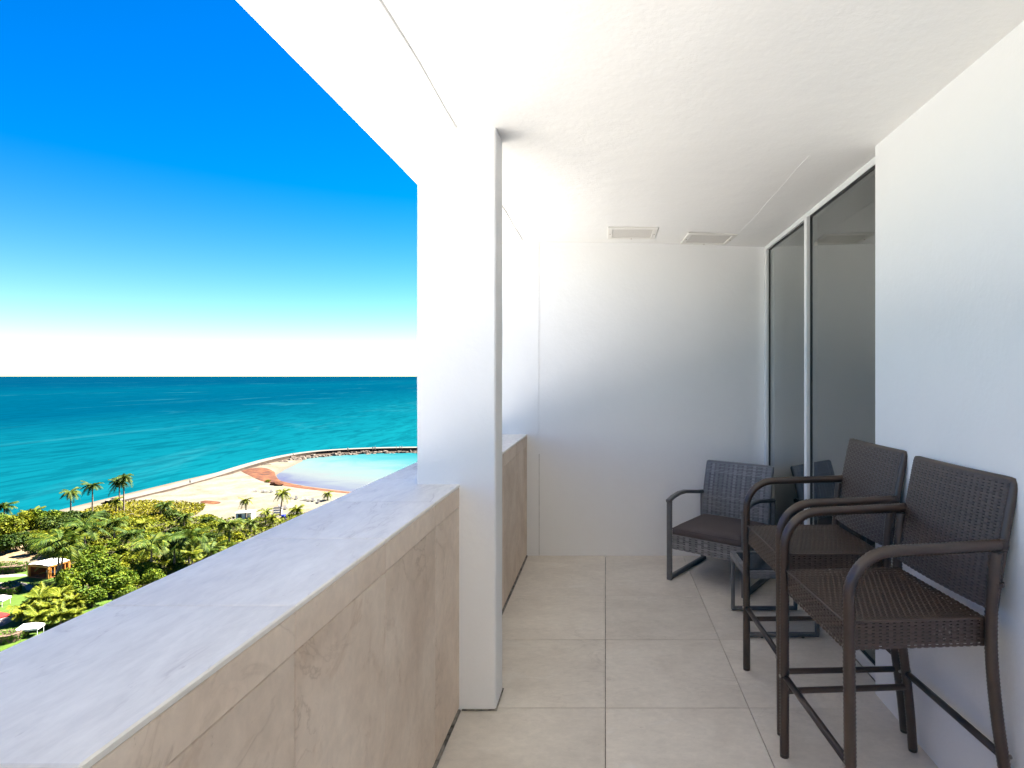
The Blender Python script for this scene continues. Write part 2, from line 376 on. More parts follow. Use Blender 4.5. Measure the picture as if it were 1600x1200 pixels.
# ------------------------------------------------------------------ furniture
def wicker(name, c0, c1, c2, rough=.38, speck=None, isl=.8):
    m = mat(name, c0, rough, .75); n = N(m); v = n.coord('Object')
    rp = n.new('ShaderNodeNewGeometry').outputs['Random Per Island']; b = n.noise(v, 9, 3, .6)
    f = n.math('ADD', n.math('MULTIPLY', rp, isl), n.math('MULTIPLY', n.noise(v, 38, 2, .5), 1 - isl))     # every strand has its own shade
    col = n.ramp(f, [(.0, c1), (.5, c0), (1.0, c2)])
    col = n.mix(n.math('MULTIPLY', n.ramp(b, [(.5, (0,)*3), (.75, (1,)*3)]), .3), col, c1)
    if speck:
        f = n.math('MULTIPLY', n.ramp(n.noise(v, 130, 2, .5), [(.60, (0,)*3), (.66, (1,)*3)]), n.ramp(n.noise(v, 5.0, 2, .5), [(.62, (0,)*3), (.70, (1,)*3)]))
        col = n.mix(n.math('MULTIPLY', f, .45), col, speck)
    n.color(col)
    return m
M_BROWN = wicker('brown_wicker', (.052, .029, .020), (.040, .022, .015), (.080, .050, .037), .38)
M_BROWNS = wicker('brown_wicker_specked', (.052, .029, .020), (.040, .022, .015), (.080, .050, .037), .38, (.46, .41, .36))  # same wicker with pale specks scattered by noise
M_BTUBE = wicker('brown_wrapped_tube', (.048, .026, .017), (.038, .021, .014), (.062, .036, .025), .36, None, 0.0)
M_BMETAL = mat('dark_brown_metal', (.045, .03, .025), .28)
M_BCORE = mat('brown_gap_shade', (.012, .008, .007), .8)  # near-black: the shade in the weave gaps is put into this colour
M_BOLT = mat('steel_bolt', (.45, .42, .40), .4, .5, .9)
M_GREY = wicker('grey_wicker', (.17, .17, .178), (.12, .122, .13), (.27, .27, .275), .45)
M_GFRAME = wicker('grey_wrapped_frame', (.115, .117, .125), (.085, .086, .092), (.16, .16, .17), .45, None, 0.0)
M_GCORE = mat('grey_gap_shade', (.02, .02, .023), .8)  # dark core paints the shade seen between the grey strands
M_CUSH = mat('taupe_cushion_cloth', (.075, .062, .062), .95, .1); n = N(M_CUSH); n.bump(n.noise(n.coord('Object'), 420, 2), .25, .001)
n.color(n.mix(n.noise(n.coord('Object'), 5, 4), (.095, .080, .079), (.135, .115, .113)))
M_TTOP = mat('smoked_glass_top', (.02, .024, .03), .12, .6)

def arc(c, r, a0, a1, n, f):
    return [f(c[0] + r * math.cos(a0 + (a1-a0)*i/n), c[1] + r * math.sin(a0 + (a1-a0)*i/n)) for i in range(n + 1)]

def make_stool():
    e = empty('bar_stool')
    # seat: dark core wrapped by a woven skin
    sx0, sx1, sy, z0, z1 = -.225, .205, .213, .615, .700
    core = MB().box(sx0 + .004, sx1 - .004, -sy + .004, sy - .004, z0 + .003, z1 - .014, .01).build('seat', M_BCORE, e)
    wv = MB(); pt, st, am = .0092, .021, .0021
    wv.weave(lambda u, v: ((sx0 + v, -sy + u, z1 - .0035 - .006 * math.sin(math.pi*u/(2*sy)) * math.sin(math.pi*v/(sx1-sx0))), (0, 0, 1)), 2*sy, sx1 - sx0, pt, st, am, 2)
    wv.weave(lambda u, v: ((sx0 + .0035, -sy + u, z0 + v), (-1, 0, 0)), 2*sy, z1 - z0, pt, st, am, 2)
    wv.weave(lambda u, v: ((sx1 - .0035, sy - u, z0 + v), (1, 0, 0)), 2*sy, z1 - z0, pt, st, am, 2)
    wv.weave(lambda u, v: ((sx1 - u, -sy + .0035, z0 + v), (0, -1, 0)), sx1 - sx0, z1 - z0, pt, st, am, 2)
    wv.weave(lambda u, v: ((sx0 + u, sy - .0035, z0 + v), (0, 1, 0)), sx1 - sx0, z1 - z0, pt, st, am, 2)
    wv.tube([(sx0, -sy, z1 - .002), (sx0, sy, z1 - .002)], .0042, 6, .0007, .006); wv.tube([(sx0, -sy, z1 - .002), (sx1, -sy, z1 - .002)], .0042, 6, .0007, .006)
    wv.tube([(sx0, sy, z1 - .002), (sx1, sy, z1 - .002)], .0042, 6, .0007, .006)
    w_ = wv.build('seat_weave', M_BROWNS, core, True); tag(w_, kind='stuff')
    # backrest: gently bowed panel
    bw_, zb, zt = .226, .728, 1.100
    def bp(u, v, off=0.0):     # u across (0..2bw), v up
        k = v / (zt - zb); x = .203 + .058 * k + .010 * k * k - .012 * (1 - ((u - bw_) / bw_) ** 2)
        return Vector((x + off, bw_ - u, zb + v)), Vector((-1, 0, .17)).normalized()
    pn = MB(); nu, nv = 12, 8; H = zt - zb
    for off in (0.004, .022):
        pn.v += [tuple(bp(.003 + (2*bw_ - .006) * i / nu, H * j / nv, off)[0]) for j in range(nv + 1) for i in range(nu + 1)]
    q = (nu+1)*(nv+1)
    for j in range(nv):
        for i in range(nu):
            a = j*(nu+1)+i; pn.f += [(a, a+nu+1, a+nu+2, a+1), (q+a, q+a+1, q+a+nu+2, q+a+nu+1)]
    ring = [i for i in range(nu+1)] + [j*(nu+1)+nu for j in range(1, nv+1)] + [nv*(nu+1)+i for i in range(nu-1, -1, -1)] + [j*(nu+1) for j in range(nv-1, 0, -1)]
    pn.f += [(ring[k], ring[(k+1) % len(ring)], q + ring[(k+1) % len(ring)], q + ring[k]) for k in range(len(ring))]
    bk = pn.build('backrest', M_BCORE, e)
    wb = MB().weave(lambda u, v: bp(u, v), 2*bw_, H, pt, .023, am, 2)
    wb.weave(lambda u, v: (bp(2*bw_ - u, v, .024)[0], (1, 0, -.17)), 2*bw_, H, pt*1.3, .02, am, 2)
    edge = [bp(0, H * k / 10, .012)[0] for k in range(11)] + [bp(2*bw_ * k / 10, H, .012)[0] for k in range(1, 11)] + [bp(2*bw_, H * (1 - k/10), .012)[0] for k in range(1, 11)]
    wb.tube(edge, .0145, 8, .0012, .009)
    o = wb.build('backrest_weave', M_BROWN, bk, True); tag(o, kind='stuff')
    # legs
    for s in (-1, 1):
        yy = s * .235
        path = [(-.222, s*.243, .012), (-.224, s*.239, .40), (-.225, yy, .70), (-.225, yy, .775)]
        path += arc((-.095, .778), .13, math.pi, math.pi/2, 9, lambda a, b: (a, yy, b))
        path += [(.06, yy, .912), (.238, yy - s*.004, .918)]
        lg = MB().tube(path, .0180, 10, .0021, .0118).build('front_leg', M_BTUBE, e, True); lg['label'] = 'wrapped front leg bending back into the armrest'
        MB().tube([(-.222, s*.243, 0.0), (-.222, s*.243, .016)], .0165, 10).build('foot_cap', M_BMETAL, lg, False)
        MB().tube([(.230, yy - s*.004, .9178), (.247, yy - s*.004, .9182)], .0185, 10).build('end_cap', M_BMETAL, lg)
        bpth = [(.272, s*.240, .012), (.262, s*.237, .13), (.243, s*.233, .28), (.222, s*.231, .43), (.208, s*.231, .57), (.205, s*.231, .68), (.210, s*.231, .78), (.222, s*.231, .897)]
        # smooth the path
        pp = [Vector(p) for p in bpth]
        for _ in range(2):
            out = [pp[0]]
            for a, b in zip(pp, pp[1:]): out += [a.lerp(b, .25), a.lerp(b, .75)]
            pp = out + [pp[-1]]
        bl = MB().tube(pp, .0176, 10, .0021, .0118).build('rear_leg', M_BTUBE, e, True)
        MB().tube([(.2725, s*.240, 0.0), (.272, s*.240, .016)], .016, 10).build('foot_cap', M_BMETAL, bl)
        MB().tube([(.2224, s*.231, .80), (.2226, s*.2315, .812)], .0195, 10).build('collar', M_BMETAL, bl)
        MB().tube([(-.222, s*.238, .245), (.247, s*.233, .245)], .0115, 10, .0006, .008).build('side_stretcher', M_BTUBE, e, True)
    for x, z, nm in ((-.2225, .300, 'footrest'), (.241, .300, 'rear_stretcher')):
        MB().tube([(x, -.237, z), (x, .237, z)], .0115, 12).build(nm, M_BMETAL, e, True)
        for s in (-1, 1):
            sg = -1 if x < 0 else 1
            MB().tube([(x + sg*.017, s*.238, z + .002), (x + sg*.0205, s*.238, z + .002)], .0062, 8).build('bolt', M_BOLT, e)
            MB().tube([(x + .004, s*(.254), .247), (x + .004, s*.2575, .247)], .0058, 8).build('bolt', M_BOLT, e)
    return e
st1 = make_stool(); tag(st1, 'brown wicker bar stool against the plain wall, its arm overlapping the other stool', 'bar stool', 'brown wicker bar stools')
st1.location = (.903, 1.842, 0); st1.rotation_euler.z = R(4)
st2 = copy_tree(st1); tag(st2, 'brown wicker bar stool beside the window, next to the small grey table', 'bar stool', 'brown wicker bar stools')
st2.location = (.908, 2.445, 0); st2.rotation_euler.z = R(1.6)

# lounge armchair
ch = empty('armchair', (.832, 3.935, 0), R(-36.2)); tag(ch, 'low grey wicker armchair with a taupe cushion in the corner by the window', 'armchair')
for s in (-1, 1):
    X = s * .272; mb = MB()
    loop = [(X, -.285, .0145), (X, -.285, .555)]
    mb.tube([(X, -.285, .002), (X, -.285, .548)], .015, 8, .0008, .012, True, (.0125, .019))
    mb.build('front_post', M_GFRAME, ch, True)
    MB().tube([(X, -.302, .548), (X, -.24, .566), (X, -.15, .578), (X, -.06, .575), (X, .05, .556), (X, .16, .537), (X, .245, .526)], .015, 8, .0008, .012, True, (.0125, .019)).build('armrest', M_GFRAME, ch, True)
    MB().tube([(X, .232, .03), (X, .232, .524)], .015, 8, .0008, .012, True, (.0125, .019)).build('rear_post', M_GFRAME, ch, True)
    MB().tube([(X, -.265, .0152), (X, .252, .0152)], .015, 8, .0008, .012, True, (.0145, .018)).build('sled_rail', M_GFRAME, ch, True)
s0 = MB().box(-.252, .252, -.277, .212, .222, .318, .006).build('seat', M_GCORE, ch)
sw = MB(); gp, gs, ga = .0135, .046, .0028
sw.weave(lambda u, v: ((-.254 + u, -.277, .216 + v), (0, -1, 0)), .508, .106, gp, gs, ga, 2)
sw.weave(lambda u, v: ((-.252, .212 - u, .216 + v), (-1, 0, 0)), .489, .106, gp, gs, ga, 2)
sw.weave(lambda u, v: ((.252, -.277 + u, .216 + v), (1, 0, 0)), .489, .106, gp, gs, ga, 2)
o = sw.build('seat_weave', M_GREY, s0, True); tag(o, kind='stuff')
zb, zt = .325, .752; bwid = .252
def lp(u, v, off=0.0):
    k = v / (zt - zb); return Vector((-bwid + u, .188 + .085 * k - .018 * math.sin(math.pi * k) + off, zb + v)), Vector((0, -1, .2))
bc = MB(); nv = 8
for off in (.003, .021): bc.v += [tuple(lp(bwid*2*i, (zt-zb)*j/nv, off)[0]) for j in range(nv+1) for i in (0, 1)]
q = 2*(nv+1)
for j in range(nv):
    a = 2*j; bc.f += [(a, a+1, a+3, a+2), (q+a+1, q+a, q+a+2, q+a+3), (a+2, q+a+2, q+a, a), (a+1, q+a+1, q+a+3, a+3)]
bc.f += [(0, q, q+1, 1), (q-2, q-1, 2*q-1, 2*q-2)]
bko = bc.build('backrest', M_GCORE, ch)
wb = MB().weave(lambda u, v: lp(u, v), 2*bwid, zt - zb, .0105, .036, ga, 2)
wb.weave(lambda u, v: (lp(2*bwid - u, v, .024)[0], (0, 1, -.2)), 2*bwid, zt - zb, .0125, .042, ga, 2)
wb.tube([lp(0, (zt-zb)*k/8, .012)[0] for k in range(9)] + [lp(2*bwid*k/4, zt-zb, .012)[0] for k in range(1, 5)] + [lp(2*bwid, (zt-zb)*(1-k/8), .012)[0] for k in range(1, 9)], .0135, 8, .001, .012)
o = wb.build('backrest_weave', M_GREY, bko, True); tag(o, kind='stuff')
# cushion: pillowy pad with a piped seam
cu = MB(); nu, nv = 26, 24; cxh, cy0, cy1, cz0 = .247, -.288, .186, .321
def cpt(i, j, top):
    u, v = i/nu*2-1, j/nv*2-1; x = u*cxh; y = (cy0+cy1)/2 + v*(cy1-cy0)/2
    ex = (1-abs(u)**7)*(1-abs(v)**7); th = .020 + .014*max(0, ex)**.5 + .006*(1-u*u)*(1-v*v)
    wob = .0014*math.sin(9*u+4*v)*ex
    return (x, y, cz0 + .026 + (th + wob if top else -.026)) if ex > 1e-9 or not top else (x, y, cz0 + .026 + .014)
cu.v = [cpt(i, j, True) for j in range(nv+1) for i in range(nu+1)] + [cpt(i, j, False) for j in range(nv+1) for i in range(nu+1)]
q = (nu+1)*(nv+1)
for j in range(nv):
    for i in range(nu):
        a = j*(nu+1)+i; cu.f += [(a, a+1, a+nu+2, a+nu+1), (q+a, q+a+nu+1, q+a+nu+2, q+a+1)]
ring = [i for i in range(nu+1)] + [j*(nu+1)+nu for j in range(1, nv+1)] + [nv*(nu+1)+i for i in range(nu-1, -1, -1)] + [j*(nu+1) for j in range(nv-1, 0, -1)]
cu.f += [(ring[(k+1) % len(ring)], ring[k], q + ring[k], q + ring[(k+1) % len(ring)]) for k in range(len(ring))]
cs = empty('seat_cushion', (0, 0, 0)); bpy.data.objects.remove(cs)
cpo = cu.build('cushion_pad', M_CUSH, None, True)
cpo.name = 'seat_cushion'; cpo.location = ch.location; cpo.rotation_euler = ch.rotation_euler; tag(cpo, 'taupe cloth cushion lying on the grey wicker armchair', 'cushion')
pp = [Vector((cu.v[k][0]*1.002, cu.v[k][1]*1.002, cu.v[k][2])) for k in ring]; pp.append(pp[0])
MB().tube(pp, .0026, 6, caps=False).build('piping', M_CUSH, cpo, True)

# low side table
tb = empty('side_table', (.955, 3.182, 0)); tag(tb, 'small low grey wicker table with a dark glass top between armchair and stools', 'side table')
hx, hy, tz = .200, .184, .356
rim = MB(); b_ = .026
rim.box(-hx, hx, -hy, -hy + b_, tz - .034, tz, .005); rim.box(-hx, hx, hy - b_, hy, tz - .034, tz, .005)
rim.box(-hx, -hx + b_, -hy + b_ + .0004, hy - b_ - .0004, tz - .034, tz, .005); rim.box(hx - b_, hx, -hy + b_ + .0004, hy - b_ - .0004, tz - .034, tz, .005)
rm_ = rim.build('rim', M_GFRAME, tb)
ww = MB()
ww.weave(lambda u, v: ((-hx + u, -hy, tz - .034 + v), (0, -1, 0)), 2*hx, .034, .011, .034, .0014, 2); ww.weave(lambda u, v: ((-hx, hy - u, tz - .034 + v), (-1, 0, 0)), 2*hy, .034, .011, .034, .0014, 2)
for y in (-hy, hy - b_): ww.weave(lambda u, v, y=y: ((-hx + u, y + v, tz), (0, 0, 1)), 2*hx, b_, .0125, .034, .0012, 2)
for x in (-hx, hx - b_): ww.weave(lambda u, v, x=x: ((x + v, -hy + b_ + u, tz), (0, 0, 1)), 2*hy - 2*b_, b_, .0125, .034, .0012, 2)
o = ww.build('rim_weave', M_GREY, rm_, True); tag(o, kind='stuff')
MB().box(-hx + b_ - .002, hx - b_ + .002, -hy + b_ - .002, hy - b_ + .002, tz - .009, tz - .003, .001).build('glass_top', M_TTOP, tb)
for y in (-hy + .012, hy - .012):
    for x in (-hx + .012, hx - .012):
        MB().tube([(x, y, .012), (x, y, tz - .03)], .0115, 8, .0007, .011, True, (.0115, .0115)).build('leg', M_GFRAME, tb, True)
    MB().tube([(-hx + .004, y, .0165), (hx - .004, y, .0165)], .0115, 8, .0007, .011, True, (.0115, .0115)).build('base_rail', M_GFRAME, tb, True)
    for x in (-.11, .11): MB().tube([(x, y, 0), (x, y, .008)], .009, 8).build('glide', M_BLACK, tb)

# ------------------------------------------------------------------ the coast below (balcony about 34 m up)
SEA = CAMZ - 36.0; GZ = CAMZ - 35.0
def gp_(u, v, below=35.0):
    d = below * F / (v - VPY); return ((u - VPX) / F * d, d)
def noise_mat(name, stops, scale, detail=5, rough=.9, bumpd=None, sc=(1, 1, 1), dist=0.0, spec=.2):
    m = mat(name, stops[0][1], rough, spec); n = N(m); v = n.world(sc); f = n.noise(v, scale, detail, .6, dist); n.color(n.ramp(f, stops))
    if bumpd: n.bump(n.noise(v, scale * 3, 4), .6, bumpd)
    return m
# --- sea
M_SEA = mat('sea_water', (.01, .2, .3), .3, .0); n = N(M_SEA)
g = n.new('ShaderNodeNewGeometry'); sx = n.new('ShaderNodeSeparateXYZ'); n.L(g.outputs['Position'], sx.inputs[0])
shore = n.math('MULTIPLY', n.math('SUBTRACT', n.math('MULTIPLY', sx.outputs[0], -1.0), 146.0), 1/2200.0, True)   # 0 at the beach, 1 far out
wob = n.math('ADD', n.math('POWER', shore, .5), n.math('MULTIPLY', n.math('SUBTRACT', n.noise(n.world((.0016, .0007, 1)), 1.0, 5, .6, .8), .5), .55))
deep = n.ramp(wob, [(.0, (.001, .050, .063)), (.22, (.0005, .038, .053)), (.45, (.0, .020, .038)), (.7, (.0, .024, .042)), (1.0, (.0, .0155, .034))])
streak = n.ramp(n.noise(n.world((.010, .0024, 1), (0, 0, R(14))), 1.0, 7, .68, 1.4), [(.56, (0,)*3), (.74, (1,)*3)])
colr = n.mix(n.math('MULTIPLY', streak, .34), deep, (.014, .080, .092))
rip = n.noise(n.world((.16, .045, 1), (0, 0, R(20))), 1.0, 5, .65, .5)
colr = n.mix(n.math('MULTIPLY', n.ramp(rip, [(.38, (1,)*3), (.56, (0,)*3)]), .42), colr, (.0, .012, .022))
foam = n.ramp(n.noise(n.world((.09, .05, 1), (0, 0, R(60))), 1.0, 6, .75, 1.2), [(.745, (0,)*3), (.80, (1,)*3)])
colr = n.mix(n.math('MULTIPLY', foam, .5), colr, (.22, .27, .27))
n.color(colr)
rl = n.new('ShaderNodeVectorMath', operation='LENGTH'); n.L(g.outputs['Position'], rl.inputs[0])
calm = n.math('DIVIDE', 1.0, n.math('ADD', n.math('POWER', n.math('DIVIDE', rl.outputs['Value'], 1200.0), 2.0), 1.0))     # far waves blend into one another
n.bump(n.math('MULTIPLY', calm, n.math('ADD', rip, n.math('MULTIPLY', n.noise(n.world((.5, .16, 1), (0, 0, R(20))), 1.0, 4, .6), .35))), .28, 1.0)
sea = MB(); X = [-240000, -20000, -6000, -2000, -600, -140, 300, 2000, 20000, 240000]; Yv = [-60000, -5000, -500, 100, 300, 700, 2000, 6000, 20000, 240000]
sea.v = [(x, y, SEA) for y in Yv for x in X]; k = len(X); sea.f = [(j*k+i, j*k+i+1, (j+1)*k+i+1, (j+1)*k+i) for j in range(len(Yv)-1) for i in range(k-1)]
tag(sea.build('sea', M_SEA), kind='structure')
# --- land: a height field falling to the water at the shoreline
land = np.array([(-146.5, -900), (-147, 100), (-147, 160), (-146.5, 195), (-144.5, 222), (-141, 246), (-134, 249), (-128, 236), (-123, 214), (-119.5, 203), (-112, 192), (-98, 183), (-80, 174.5), (-63, 169), (-30, 160), (40, 150), (400, 140), (400, -900)], float)
def sdist(px, py, poly):
    d = np.full(px.shape, 1e9); ins = np.zeros(px.shape, bool); m = len(poly)
    for i in range(m):
        ax, ay = poly[i]; bx, by = poly[(i+1) % m]; ex, ey = bx-ax, by-ay
        t = np.clip(((px-ax)*ex + (py-ay)*ey) / (ex*ex+ey*ey), 0, 1); d = np.minimum(d, np.hypot(px-ax-t*ex, py-ay-t*ey))
        c = ((ay > py) != (by > py)) & (px < (bx-ax)*(py-ay)/(by-ay+1e-12)+ax); ins ^= c
    return np.where(ins, d, -d)
gxs = np.concatenate([np.linspace(-175, -60, 116), np.linspace(-56, 60, 30), [120, 250, 390]]); gys = np.concatenate([[-880, -500, -250, -120, -60], np.linspace(-30, 40, 15), np.linspace(44, 262, 219)])
PX, PY = np.meshgrid(gxs, gys); S = sdist(PX, PY, land)
def scarp_x(y): return np.interp(y, [120, 156, 175, 216, 240], [-137, -134.7, -133.4, -136, -139])
def und(x, y): return .16*np.sin(.31*x+.2*y) + .12*np.sin(.17*x-.43*y+1) + .07*np.sin(.9*x+.7*y)
def height(x, y, s):
    z = SEA + np.clip(s * .085, -2.0, .55) + np.clip((s-7)*.04, 0, .45)
    inl = 1/(1+np.exp(-(x - scarp_x(y))*3.5)); z = z + np.where((y > 130) & (y < 236), .28*inl, .28) * np.clip((s-4)/4, 0, 1)
    return z + und(x, y) * np.clip((s-3)/8, 0, 1) * .55
ZZ = height(PX, PY, S)
def gz(x, y):
    x_, y_ = np.array([float(x)]), np.array([float(y)]); return float(height(x_, y_, sdist(x_, y_, land))[0])
def gsurf(u, v):
    x, y = gp_(u, v); return (x, y, gz(x, y))
sandm = mat('beach_sand', (.6, .5, .38), .95, .1); n = N(sandm); v = n.world()
c = n.ramp(n.noise(v, .22, 7, .65, .4), [(.3, (.074, .062, .041)), (.5, (.098, .089, .067)), (.7, (.118, .110, .088))])
c = n.mix(n.math('MULTIPLY', n.ramp(n.noise(n.world((1, .35, 1)), .09, 5, .6, .8), [(.55, (0,)*3), (.7, (1,)*3)]), .5), c, (.085, .055, .03))
gzn = n.new('ShaderNodeSeparateXYZ'); gg = n.new('ShaderNodeNewGeometry'); n.L(gg.outputs['Position'], gzn.inputs[0])
wet = n.math('MULTIPLY', n.math('SUBTRACT', gzn.outputs[2], SEA), 2.6, True)       # darker, smoother where the swash wets it
n.color(n.mix(wet, (.075, .058, .042), c)); n.bump(n.noise(v, 1.2, 6, .7), .7, .25)
lb = MB(); k = len(gxs); lb.v = [(float(a), float(b), float(z)) for a, b, z in zip(PX.ravel(), PY.ravel(), ZZ.ravel())]
lb.f = [(j*k+i, j*k+i+1, (j+1)*k+i+1, (j+1)*k+i) for j in range(len(gys)-1) for i in range(k-1)]
tag(lb.build('beach', sandm, None, True), kind='structure')
def sheet(name, pts, m, lift, world=True, step=2.0):
    """a patch of ground cover draped on the land, edges as the polygon"""
    P = np.array(pts, float); x0, y0 = P.min(0); x1, y1 = P.max(0)
    xs_, ys_ = np.arange(x0, x1 + step, step), np.arange(y0, y1 + step, step); A, B = np.meshgrid(xs_, ys_)
    s_ = sdist(A, B, P); hz = height(A, B, sdist(A, B, land)) + np.clip(s_*.25, -.25, lift); mb = MB(); kk = len(xs_)
    mb.v = [(float(a), float(b), float(z)) for a, b, z in zip(A.ravel(), B.ravel(), hz.ravel())]
    keep = (s_ > -1.2*step).ravel()
    mb.f = [f for j in range(len(ys_)-1) for i in range(kk-1) for f in [(j*kk+i, j*kk+i+1, (j+1)*kk+i+1, (j+1)*kk+i)] if keep[f[0]] or keep[f[2]]]
    return mb.build(name, m, None, True)
def px(pts): return [gp_(u, v) for u, v in pts]
def curve(pts, it=2, closed=True):
    p = [np.array(q, float) for q in pts]
    for _ in range(it):
        out = []
        for i in range(len(p) if closed else len(p)-1):
            a, b = p[i], p[(i+1) % len(p)]; out += [a*.75+b*.25, a*.25+b*.75]
        p = out
    return [tuple(q) for q in p]
# --- lagoon
M_LAG = mat('lagoon_water', (.4, .6, .6), .2, .0); n = N(M_LAG)
g = n.new('ShaderNodeNewGeometry'); sx = n.new('ShaderNodeSeparateXYZ'); n.L(g.outputs['Position'], sx.inputs[0])
dd = n.math('ADD', n.math('MULTIPLY', n.math('ADD', sx.outputs[1], n.math('MULTIPLY', sx.outputs[0], .62)), 1/110.0), -.92)   # grows offshore
dd = n.math('ADD', dd, n.math('MULTIPLY', n.math('SUBTRACT', n.noise(n.world((.035, .06, 1), (0, 0, R(30))), 1, 5, .6, .8), .5), .45))
n.color(n.ramp(dd, [(.0, (.07, .05, .056)), (.16, (.036, .041, .070)), (.34, (.066, .077, .080)), (.5, (.056, .088, .086)), (.7, (.02, .076, .084)), (1.0, (.003, .060, .072))]))
n.bump(n.noise(n.world((.5, .3, 1)), 1, 4), .25, .3)
lg = MB(); lp_ = [(-133, 165), (60, 140), (90, 262), (-60, 262), (-96, 262), (-112, 259), (-126, 250), (-133, 238)]
lg.add([(x, y, SEA + .03) for x, y in lp_], [tuple(range(len(lp_)))]); tag(lg.build('lagoon', M_LAG), kind='structure')
# --- seaweed on the lagoon shore
M_WEED = noise_mat('sargassum', [(.3, (.018, .006, .002)), (.5, (.055, .016, .004)), (.75, (.105, .045, .014))], .45, 6, .95, .12)
sw_ = sheet('seaweed', curve([gp_(u_, v_, 35.75) for u_, v_ in [(372, 737), (392, 735), (412, 733), (430, 736), (430, 742.5), (439, 751), (480, 760), (530, 766.5), (575, 771), (575, 774), (520, 770.5), (470, 765), (440, 760), (422, 757.5), (402, 752), (385, 744)]]), M_WEED, .10, step=.8); tag(sw_, 'rust brown seaweed washed up along the lagoon shore', 'seaweed', kind='stuff')
sw2 = sheet('seaweed', curve(px([(310, 786), (322, 783.5), (340, 784), (347, 786), (338, 789), (320, 788.5)])), M_WEED, .35, step=.5); tag(sw2, 'small rust brown heap of seaweed on dry sand beside the dune grass', 'seaweed', kind='stuff')

# --- breakwater: paved walk on a rock mound
M_PAVE = noise_mat('walk_concrete', [(.3, (.085, .074, .058)), (.7, (.108, .097, .08))], .6, 5)
M_ROCK = noise_mat('armour_rock', [(.3, (.02, .015, .011)), (.5, (.055, .041, .03)), (.7, (.13, .105, .082))], .7, 6, .85, .15)
M_KERB = noise_mat('dark_kerb', [(.3, (.022, .014, .009)), (.7, (.05, .033, .02))], .5, 4)  # mottled dark brown for the kerb face and mound
cl = curve([(-137.6, 150), (-136.2, 163), (-135.7, 175), (-136.8, 195), (-138.4, 216), (-137.5, 238), (-134, 249.5), (-127.5, 256), (-119, 261), (-108, 264.5), (-93, 266.5), (-75, 267), (-52, 265)], 2, False)
bk_ = empty('breakwater', (-120, 258, SEA)); tag(bk_, 'curving rock breakwater with a paved walk between lagoon and sea', 'breakwater')
def offs(path, o):
    out = []
    for i, p in enumerate(path):
        a = path[max(0, i-1)]; b = path[min(len(path)-1, i+1)]; tx, ty = b[0]-a[0], b[1]-a[1]; l = math.hypot(tx, ty); out.append((p[0]+ty/l*o, p[1]-tx/l*o))
    return out
prof = [(-5.0, -1.0), (-3.4, .5), (-2.3, 1.25), (-2.25, 2.1), (1.9, 2.1), (2.0, 1.0), (3.0, .6), (6.2, -.8)]
rows = [[(x + 120, y - 258, z) for x, y in offs(cl, o_)] for o_, z in prof]; m_ = len(cl)
fadez = [min(1.0, max(0.0, (p[1] - 196) / 30)) for p in cl]; t_rock = next(i for i, p in enumerate(cl) if p[1] > 207) / (m_ - 1)
def strip(a, b, name, m):
    mb = MB(); mb.v = [(x, y, z if z < 0 else .9 + (z - .9) * (.42 + .58*fadez[i])) for i, (x, y, z) in enumerate(rows[a])] + [(x, y, z if z < 0 else .9 + (z - .9) * (.42 + .58*fadez[i])) for i, (x, y, z) in enumerate(rows[b])]
    mb.f = [(i, m_+i, m_+i+1, i+1)[::-1] for i in range(m_-1)]; return mb
mnd = MB()
for a, b in ((0, 1), (1, 2), (2, 3), (5, 6), (6, 7)): t_ = strip(a, b, '', None); mnd.add(t_.v, t_.f)
mnd.build('rubble_mound', M_KERB, bk_, False)
strip(3, 4, '', None).build('walkway', M_PAVE, bk_); strip(4, 5, '', None).build('kerb', M_KERB, bk_)
def boulder_mesh(seed):
    r_ = random.Random(seed); mb = MB(); ico_t = (1 + 5**.5)/2
    vs0 = [Vector(p).normalized() for p in ((-1,ico_t,0),(1,ico_t,0),(-1,-ico_t,0),(1,-ico_t,0),(0,-1,ico_t),(0,1,ico_t),(0,-1,-ico_t),(0,1,-ico_t),(ico_t,0,-1),(ico_t,0,1),(-ico_t,0,-1),(-ico_t,0,1))]
    fs = [(0,11,5),(0,5,1),(0,1,7),(0,7,10),(0,10,11),(1,5,9),(5,11,4),(11,10,2),(10,7,6),(7,1,8),(3,9,4),(3,4,2),(3,2,6),(3,6,8),(3,8,9),(4,9,5),(2,4,11),(6,2,10),(8,6,7),(9,8,1)]
    mb.add([p * r_.uniform(.72, 1.22) for p in vs0], fs); o = mb.build('boulder', M_ROCK); me = o.data; bpy.data.objects.remove(o); return me
bms = [boulder_mesh(i) for i in range(6)]
rr = random.Random(3)
i = 10
for side, n_, o0, o1, z0_, z1_ in ((1, 150, 2.7, 6.0, .55, -.5), (-1, 40, 2.7, 4.2, .7, -.3)):
    for k in range(n_):
        t = rr.uniform(t_rock, 1) * (m_-1); a = int(min(m_-2, t)); fx = t - a; q = rr.random(); o_ = (o0 + (o1-o0)*q) * side
        P0 = offs(cl, o_); x = P0[a][0]*(1-fx)+P0[a+1][0]*fx; y = P0[a][1]*(1-fx)+P0[a+1][1]*fx
        b = link(bpy.data.objects.new('boulder', bms[rr.randrange(6)]), bk_); b.location = (x+120, y-258, z0_+(z1_-z0_)*q)
        s_ = rr.uniform(.6, 1.6); b.scale = (s_*rr.uniform(.8, 1.5), s_*rr.uniform(.8, 1.3), s_*rr.uniform(.6, .9)); b.rotation_euler = (rr.uniform(-.4, .4), rr.uniform(-.4, .4), rr.uniform(0, 6))

